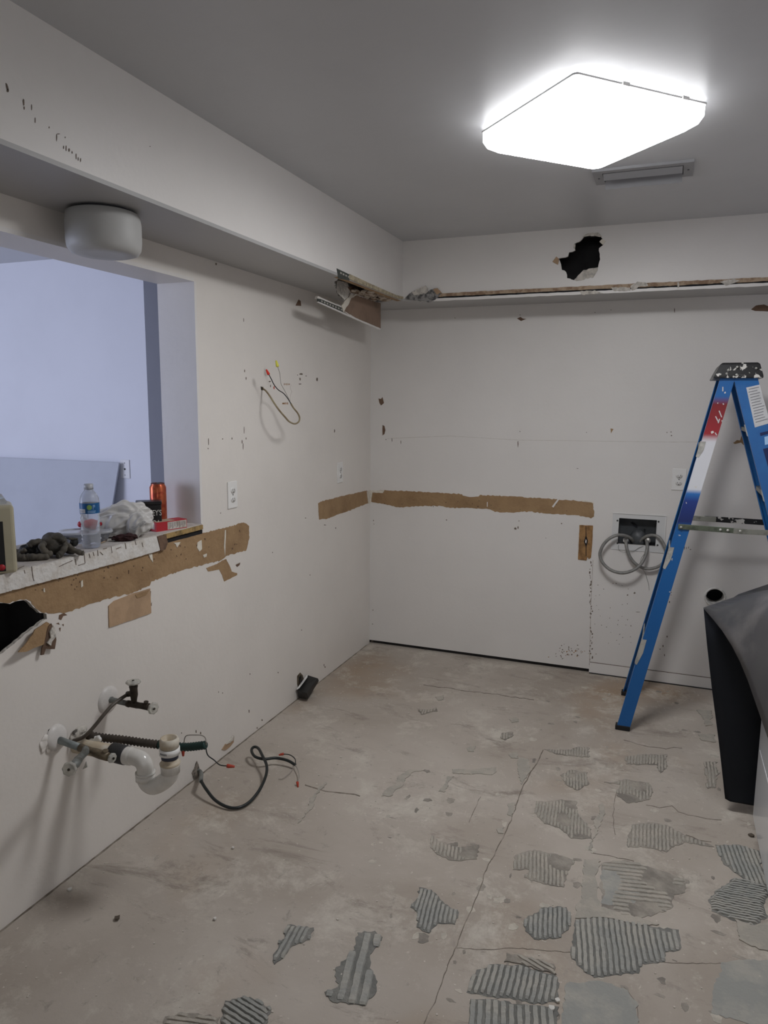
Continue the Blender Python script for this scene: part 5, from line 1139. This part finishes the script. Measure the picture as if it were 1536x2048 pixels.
# cocoa tin
ct = Vector((-.095, at(299, 1047, 0, -.095).y, LZ))
ctn = thing('cocoa_tin', 'black cocoa tin with white lettering behind the crumpled bag', 'tin', ct)
ht = at(305, 1000, 0, -.095).z-LZ; d, rr_ = side_frame(ct); X = rr_; Z = d
Bx = basis(ct, X, Vector((0, 0, 1)), Z)
bm = bmesh.new(); box(bm, (-.046, 0, -.028), (.046, ht-.012, .028)); bevel(bm, .004, 2); bm.transform(Bx); fin('tin_body', bm, mat('tin_black', (.010, .009, .010), .35), ctn)
bm = bmesh.new(); box(bm, (-.048, ht-.013, -.030), (.048, ht, .030)); bevel(bm, .003, 2); bm.transform(Bx); fin('tin_lid', bm, MATS['tin_black'], ctn)
TW_ = mat('print_white', (.70, .68, .64), .5)
textmesh('lettering', "HERSHEY'S", .0205, TW_, ctn, Bx @ Matrix.Translation((.0, ht*.60, .0284)) @ Matrix.Diagonal((.95, 1.5, 1, 1)))
textmesh('lettering', "COCOA", .0215, TW_, ctn, Bx @ Matrix.Translation((.002, ht*.26, .0284)) @ Matrix.Diagonal((.95, 1.35, 1, 1)))
# red box
rb = thing('red_carton', 'small red and white cardboard carton lying at the end of the ledge', 'box', onL(338, 1060))
xa = at(313, 1064, 2, LZ); xb = at(374, 1055, 2, LZ)
u_ = (xb-xa); u_.z = 0; lw = u_.length; u_.normalize(); nrm = Vector((u_.y, -u_.x, 0)); nrm = nrm if nrm.dot(CAM-xa) > 0 else -nrm
Bx = basis(Vector((xa.x, xa.y, LZ)), u_, Vector((0, 0, 1)), nrm)
hb = at(313, 1047, 1, xa.y).z-LZ; hb = .035
WC = mat('carton_red', (.42, .02, .03), .5); WW = mat('carton_white', (.62, .58, .54), .5, col2=(.45, .38, .32), vscale=30)
bm = bmesh.new(); box(bm, (0, 0, -.058), (lw, hb, 0)); bm.transform(Bx); fin('carton_body', bm, WC, rb)
bm = bmesh.new(); box(bm, (lw*.36, .003, 0), (lw*.985, hb-.003, .0006)); bm.transform(Bx); wp = fin('printed_panel', bm, WW, rb)
bm = bmesh.new(); box(bm, (lw*.05, hb, -.054), (lw*.62, hb+.0006, -.004)); bm.transform(Bx); fin('top_panel', bm, mat('carton_tan', (.55, .42, .30), .5, var=.2, vscale=30), rb)
for i in range(15):
    x = lw*(.40+.038*i); h0 = .004+.004*(i % 3); bm = bmesh.new(); box(bm, (x, h0, .0006), (x+lw*(.008+.006*(i % 2)), hb-.006, .001)); bm.transform(Bx); fin('printed_mark', bm, INK, wp)
bm = bmesh.new(); box(bm, (-.0006, .008, -.035), (0, hb-.004, -.012)); bm.transform(Bx); fin('end_panel', bm, WW, rb)
# white crumpled bag
bg0 = Vector((-.075, at(258, 1050, 0, -.075).y, LZ))
d, X = side_frame(bg0); bg0 = bg0-X*.016; Bx = basis(bg0, X, d, Vector((0, 0, 1)))
wbag = thing('crumpled_bag', 'crumpled white plastic shopping bag with faint grey print on the ledge', 'bag', bg0)
bm = bmesh.new(); bmesh.ops.create_icosphere(bm, subdivisions=6, radius=1)
def ridged(p, s): return 1-abs(noise.noise(p*s))*2
for v in bm.verts:
    p = v.co.copy(); w_ = p+noise.noise_vector(p*1.1)*.45
    q1 = Vector((w_.x*.7+w_.z*.5, w_.y, w_.z*1.7-w_.x*.6)); n1 = ridged(q1+Vector((3, 1, 2)), 1.25)*.55+ridged(q1+Vector((7, 4, 2)), 2.4)*.26+ridged(w_, 3.6)*.05
    r = .74+.36*n1
    x, y, z = p.x*.118*r-.012, p.y*.055*r, p.z*.080*r
    z += .062 + .25*x*(1 if x < 0 else -.1)
    if z < .006: z = .006+(z-.006)*.1
    v.co = Vector((x, y, z))
bm.transform(Bx)
fin('bag_film', bm, mat('white_film', (.58, .565, .545), .38, var=.05, vscale=10), wbag, smooth=True)
# tail lobe hanging towards the carton
bm = bmesh.new(); bmesh.ops.create_icosphere(bm, subdivisions=5, radius=1)
for v in bm.verts:
    p = v.co.copy(); r = .85+.2*ridged(p+Vector((5, 5, 1)), 1.6)
    v.co = Vector((.050+p.x*.046*r+.2*p.z*.03, .046+p.y*.026*r, .046+p.z*.047*r*(1-.25*p.x)))
bm.transform(Bx); fin('bag_fold', bm, MATS['white_film'], wbag, smooth=True)
textmesh('faded_print', 're-se', .034, mat('faded_grey_print', (.36, .36, .37), .6), wbag, Bx @ Matrix.Translation((.042, .0735, .048)) @ Matrix.Rotation(PI/2, 4, 'X') @ Matrix.Rotation(.45, 4, 'Z'))
# dark scrap under the bag
bm = bmesh.new(); 
c = Vector((-.022, at(250, 1067, 0, -.022).y, LZ)); d, X = side_frame(c)
bmesh.ops.create_icosphere(bm, subdivisions=4, radius=1)
for v in bm.verts:
    p = v.co.copy(); q = Vector((p.x*.042, p.y*.022, .012+p.z*.012))+noise.noise_vector(p*3)*.008; q.z = max(q.z, .001); v.co = q
bm.transform(basis(c, X, d, Vector((0, 0, 1)))); tag(fin('brown_cloth', bm, mat('maroon_cloth', (.035, .010, .010), .8), smooth=True), 'small dark maroon rag tucked under the white bag', 'rag')
# deli container
dc = Vector((-.135, at(172, 1071, 0, -.135).y, LZ))
dk = thing('deli_container', 'low clear plastic food container with lid behind the water bottle', 'food container', dc)
CP = mat('clear_tub', (.80, .82, .86), .15, trans=.85, ior=1.15)
bm = bmesh.new()
def rrect(bm, prof, c, hx, hy, X, Y):
    rings = []
    for z, s, in prof:
        ring = []
        for k in range(48):
            a = 2*PI*k/48; ca, sa = math.cos(a), math.sin(a); e_ = .5
            x = (abs(ca)**e_)*math.copysign(1, ca)*hx*s; y = (abs(sa)**e_)*math.copysign(1, sa)*hy*s
            ring.append(bm.verts.new(c+X*x+Y*y+Vector((0, 0, z))))
        rings.append(ring)
    for A, B in zip(rings, rings[1:]):
        for k in range(48): f = bm.faces.new((A[k], A[(k+1) % 48], B[(k+1) % 48], B[k])); f.smooth = True
    return rings
d, X = side_frame(dc)
rg = rrect(bm, [(0.001, .80), (.028, .95), (.034, .97), (.034, .95), (.003, .78)], dc, .085, .05, X, d); bm.faces.new(rg[0]); bm.faces.new(rg[-1]); fix(bm); fin('tub', bm, CP, dk)
bm = bmesh.new(); rg = rrect(bm, [(.033, 1.03), (.036, 1.06), (.041, 1.04), (.041, .95), (.038, .90)], dc, .085, .05, X, d); bm.faces.new(rg[-1]); fix(bm); fin('lid', bm, mat('clear_lid', (.72, .74, .78), .2, trans=.5), dk)
# red capsule-shaped thing lying on the lid
rc = Vector((-.14, at(192, 1046, 0, -.14).y, LZ+.056)); d, X = side_frame(rc)
bm = bmesh.new(); tube(bm, [rc-X*.062, rc-X*.058, rc-X*.046, rc+X*.02, rc+X*.036, rc+X*.040], [.002, .0095, .0140, .0140, .009, .002], 20)
tag(fin('red_plastic_handle', bm, mat('glossy_red', (.40, .012, .025), .3), smooth=True), 'glossy red rounded plastic piece lying on the clear container', 'plastic piece')
# gloves
GLV = mat('grimy_glove', (.105, .092, .072), .75, col2=(.050, .045, .038), vscale=22, thin=.42, thick=.62, bump=.3)
gc = Vector((-.055, at(100, 1104, 0, -.055).y, LZ)); d, X = side_frame(gc)
gl = thing('work_glove', 'grimy grey-olive work glove crumpled on the ledge beside the bottle', 'glove', gc, 'work gloves on the ledge')
gl2 = thing('work_glove', 'second work glove with dark palm, half under the other beside the jug', 'glove', gc-X*.05, 'work gloves on the ledge')
Bg = basis(gc, X, d, Vector((0, 0, 1)))
def blob(name, c, s, par, m=GLV, amp=.006, rot=0, sub=4):
    bm = bmesh.new(); bmesh.ops.create_icosphere(bm, subdivisions=sub, radius=1)
    for v in bm.verts:
        p = v.co.copy(); q = Vector((p.x*s[0], p.y*s[1], p.z*s[2]))+noise.noise_vector(p*1.8+Vector(c)*30)*amp; v.co = q
    bm.transform(Matrix.Translation(c) @ Matrix.Rotation(rot, 4, 'Y'))
    for v in bm.verts: v.co.z = max(v.co.z, .001)
    bm.transform(Bg); return fin(name, bm, m, par, smooth=True)
def finger(pts, r, par, m=GLV):
    bm = bmesh.new(); P_ = spline([Vector(p) for p in pts], 6); n = len(P_); rs = [r*(.25 if i in (0, n-1) else (.8 if i in (1, n-2) else 1+.10*math.sin(i*1.3))) for i in range(n)]
    tube(bm, P_, rs, 14)
    for v in bm.verts: v.co.z = max(v.co.z, .001)
    bm.transform(Bg); return fin('finger', bm, m, par, smooth=True)
blob('palm', (.012, -.005, .040), (.040, .030, .036), gl, rot=.3)
blob('cuff', (.052, -.012, .022), (.028, .022, .014), gl, rot=.5)
finger([(-.012, .020, .050), (-.022, .034, .040), (-.012, .040, .022), (.008, .044, .012)], .0105, gl)
finger([(.046, .020, .040), (.040, .034, .026), (.026, .042, .010), (.018, .046, .008)], .0100, gl)
finger([(.05, .01, .034), (.068, .02, .020), (.088, .026, .010), (.10, .028, .007)], .0085, gl)
finger([(.0, .0, .055), (.015, .012, .062), (.036, .014, .056), (.045, .016, .045)], .011, gl)
finger([(.055, -.02, .05), (.075, -.02, .048), (.085, -.02, .046)], .004, gl)
blob('palm', (-.055, -.012, .022), (.036, .028, .024), gl2, mat('glove_palm_black', (.014, .014, .013), .7), rot=-.2)
blob('cuff', (-.020, .008, .018), (.028, .022, .018), gl2, MATS['glove_palm_black'])
finger([(-.062, .02, .040), (-.048, .016, .050), (-.028, .006, .050), (-.016, .0, .046)], .0105, gl2)
finger([(-.102, .030, .020), (-.088, .040, .012), (-.07, .044, .009), (-.055, .044, .010)], .0120, gl2)
finger([(-.070, .042, .014), (-.050, .050, .012), (-.025, .052, .010), (-.002, .050, .008)], .0105, gl2)
finger([(-.112, .0, .036), (-.092, .01, .024), (-.078, .02, .026), (-.066, .02, .034)], .0080, gl2)
# dark lens / strap behind the gloves
bm = bmesh.new(); lathe(bm, tuple(Bg @ Vector((.072, -.035, .034))), X*.3+d, [(0, 0), (0, .013), (.004, .014), (.006, .012), (.006, 0)], 20)
tube(bm, [Bg @ Vector((.035, -.035, .048)), Bg @ Vector((.060, -.035, .050)), Bg @ Vector((.078, -.035, .048))], .002, 8)
tag(fin('safety_glasses', bm, mat('dark_lens', (.012, .014, .014), .2)), 'dark lens and strap lying behind the work gloves', 'glasses')
# small stick by the bottle
s0, s1_ = at(196, 1088, 2, LZ+.003), at(214, 1081, 2, LZ+.003)
bm = bmesh.new(); tube(bm, [s0, s0.lerp(s1_, .5), s1_], [.0018, .0022, .0015], 8); tag(fin('wood_splinter', bm, WOODS), 'thin splinter lying on the ledge at the foot of the bottle', 'splinter')
# jug at the left edge
jc = Vector((-.075, at(-18, 1134, 0, -.02).y, LZ)); jc.y = at(-12, 1125, 0, 0.0).y
d, X = side_frame(jc); Bj = basis(jc, X, d, Vector((0, 0, 1)))
jg = thing('plastic_jug', 'cream plastic jug with black label at the left end of the ledge', 'jug', jc)
JM = mat('cream_jug', (.46, .42, .30), .4, var=.08, vscale=10)
hj = at(10, 1008, 0, 0).z-LZ
bm = bmesh.new(); jw = .0
xr = (at(34, 1075, 1, jc.y+.0)-jc).dot(X)
box(bm, (xr-.15, -.05, 0), (xr, .06, hj)); bevel(bm, .010, 3); bm.transform(Bj); fin('jug_body', bm, JM, jg, smooth=False)
bm = bmesh.new(); box(bm, (xr-.14, .06, .008), (xr-.030, .0612, hj-.045)); bm.transform(Bj); jl = fin('black_label', bm, mat('jug_label', (.012, .012, .013), .35), jg)
bm = bmesh.new(); lathe(bm, tuple(Bj @ Vector((xr-.040, .0613, .020))), d, [(0, .009), (.0006, .009), (.0006, 0)], 20); fin('red_dot', bm, MATS['carton_red'], jl)
textmesh('lettering', 'P', .016, TW_, jl, Bj @ Matrix.Translation((xr-.052, .0616, hj-.058)) @ Matrix.Rotation(PI/2, 4, 'X') @ Matrix.Rotation(PI, 4, 'Y') @ Matrix.Diagonal((-1, 1, 1, 1)))
bm = bmesh.new(); box(bm, (xr-.0005, -.04, hj*.46), (xr+.0005, .05, hj*.465)); bm.transform(Bj); fin('mould_line', bm, DIRT, jg)
# clear lid/cup resting on the jug
cu = thing('clear_cup', 'clear plastic dome cup resting on top of the cream jug', 'cup', Bj @ Vector((xr-.065, 0, hj)))
bm = bmesh.new(); lathe(bm, tuple(Bj @ Vector((xr-.065, 0, hj+.0005))), (0, 0, 1), [(0, .050), (.004, .052), (.010, .048), (.025, .040), (.034, .026), (.036, 0)], 32); fin('dome', bm, CP, cu, smooth=True)

# ================================================================ LEANING SHEET IN THE DINING ROOM
pt = at(240, 926, 1, -.625); pb = at(228, 988, 1, -.66)
dz = pt.z-pb.z; sl = (pb-pt)/dz
bot = pt+sl*pt.z; bot.z = 0; bot.y = -.80
bot.x = pt.x+(pb.x-pt.x)*(pt.z/dz)*.9
tl = Vector((-3.6, -.62, pt.z-.005)); bl = Vector((-3.8, -.80, 0.0))
bm = bmesh.new()
v = [bm.verts.new(p) for p in (tl, pt, bot, bl)]; f = bm.faces.new(v); bmesh.ops.recalc_face_normals(bm, faces=[f])
v2_ = [bm.verts.new(p.co+Vector((0, -.010, .002))) for p in v]
bm.faces.new(v2_)
for k in range(4): bm.faces.new((v[k], v[(k+1) % 4], v2_[(k+1) % 4], v2_[k]))
fix(bm)
tag(fin('leaning_board', bm, mat('grey_board', (.50, .52, .57), .55, var=.05, vscale=3)), 'pale grey-blue board leaning against the far wall beyond the ledge', 'board')
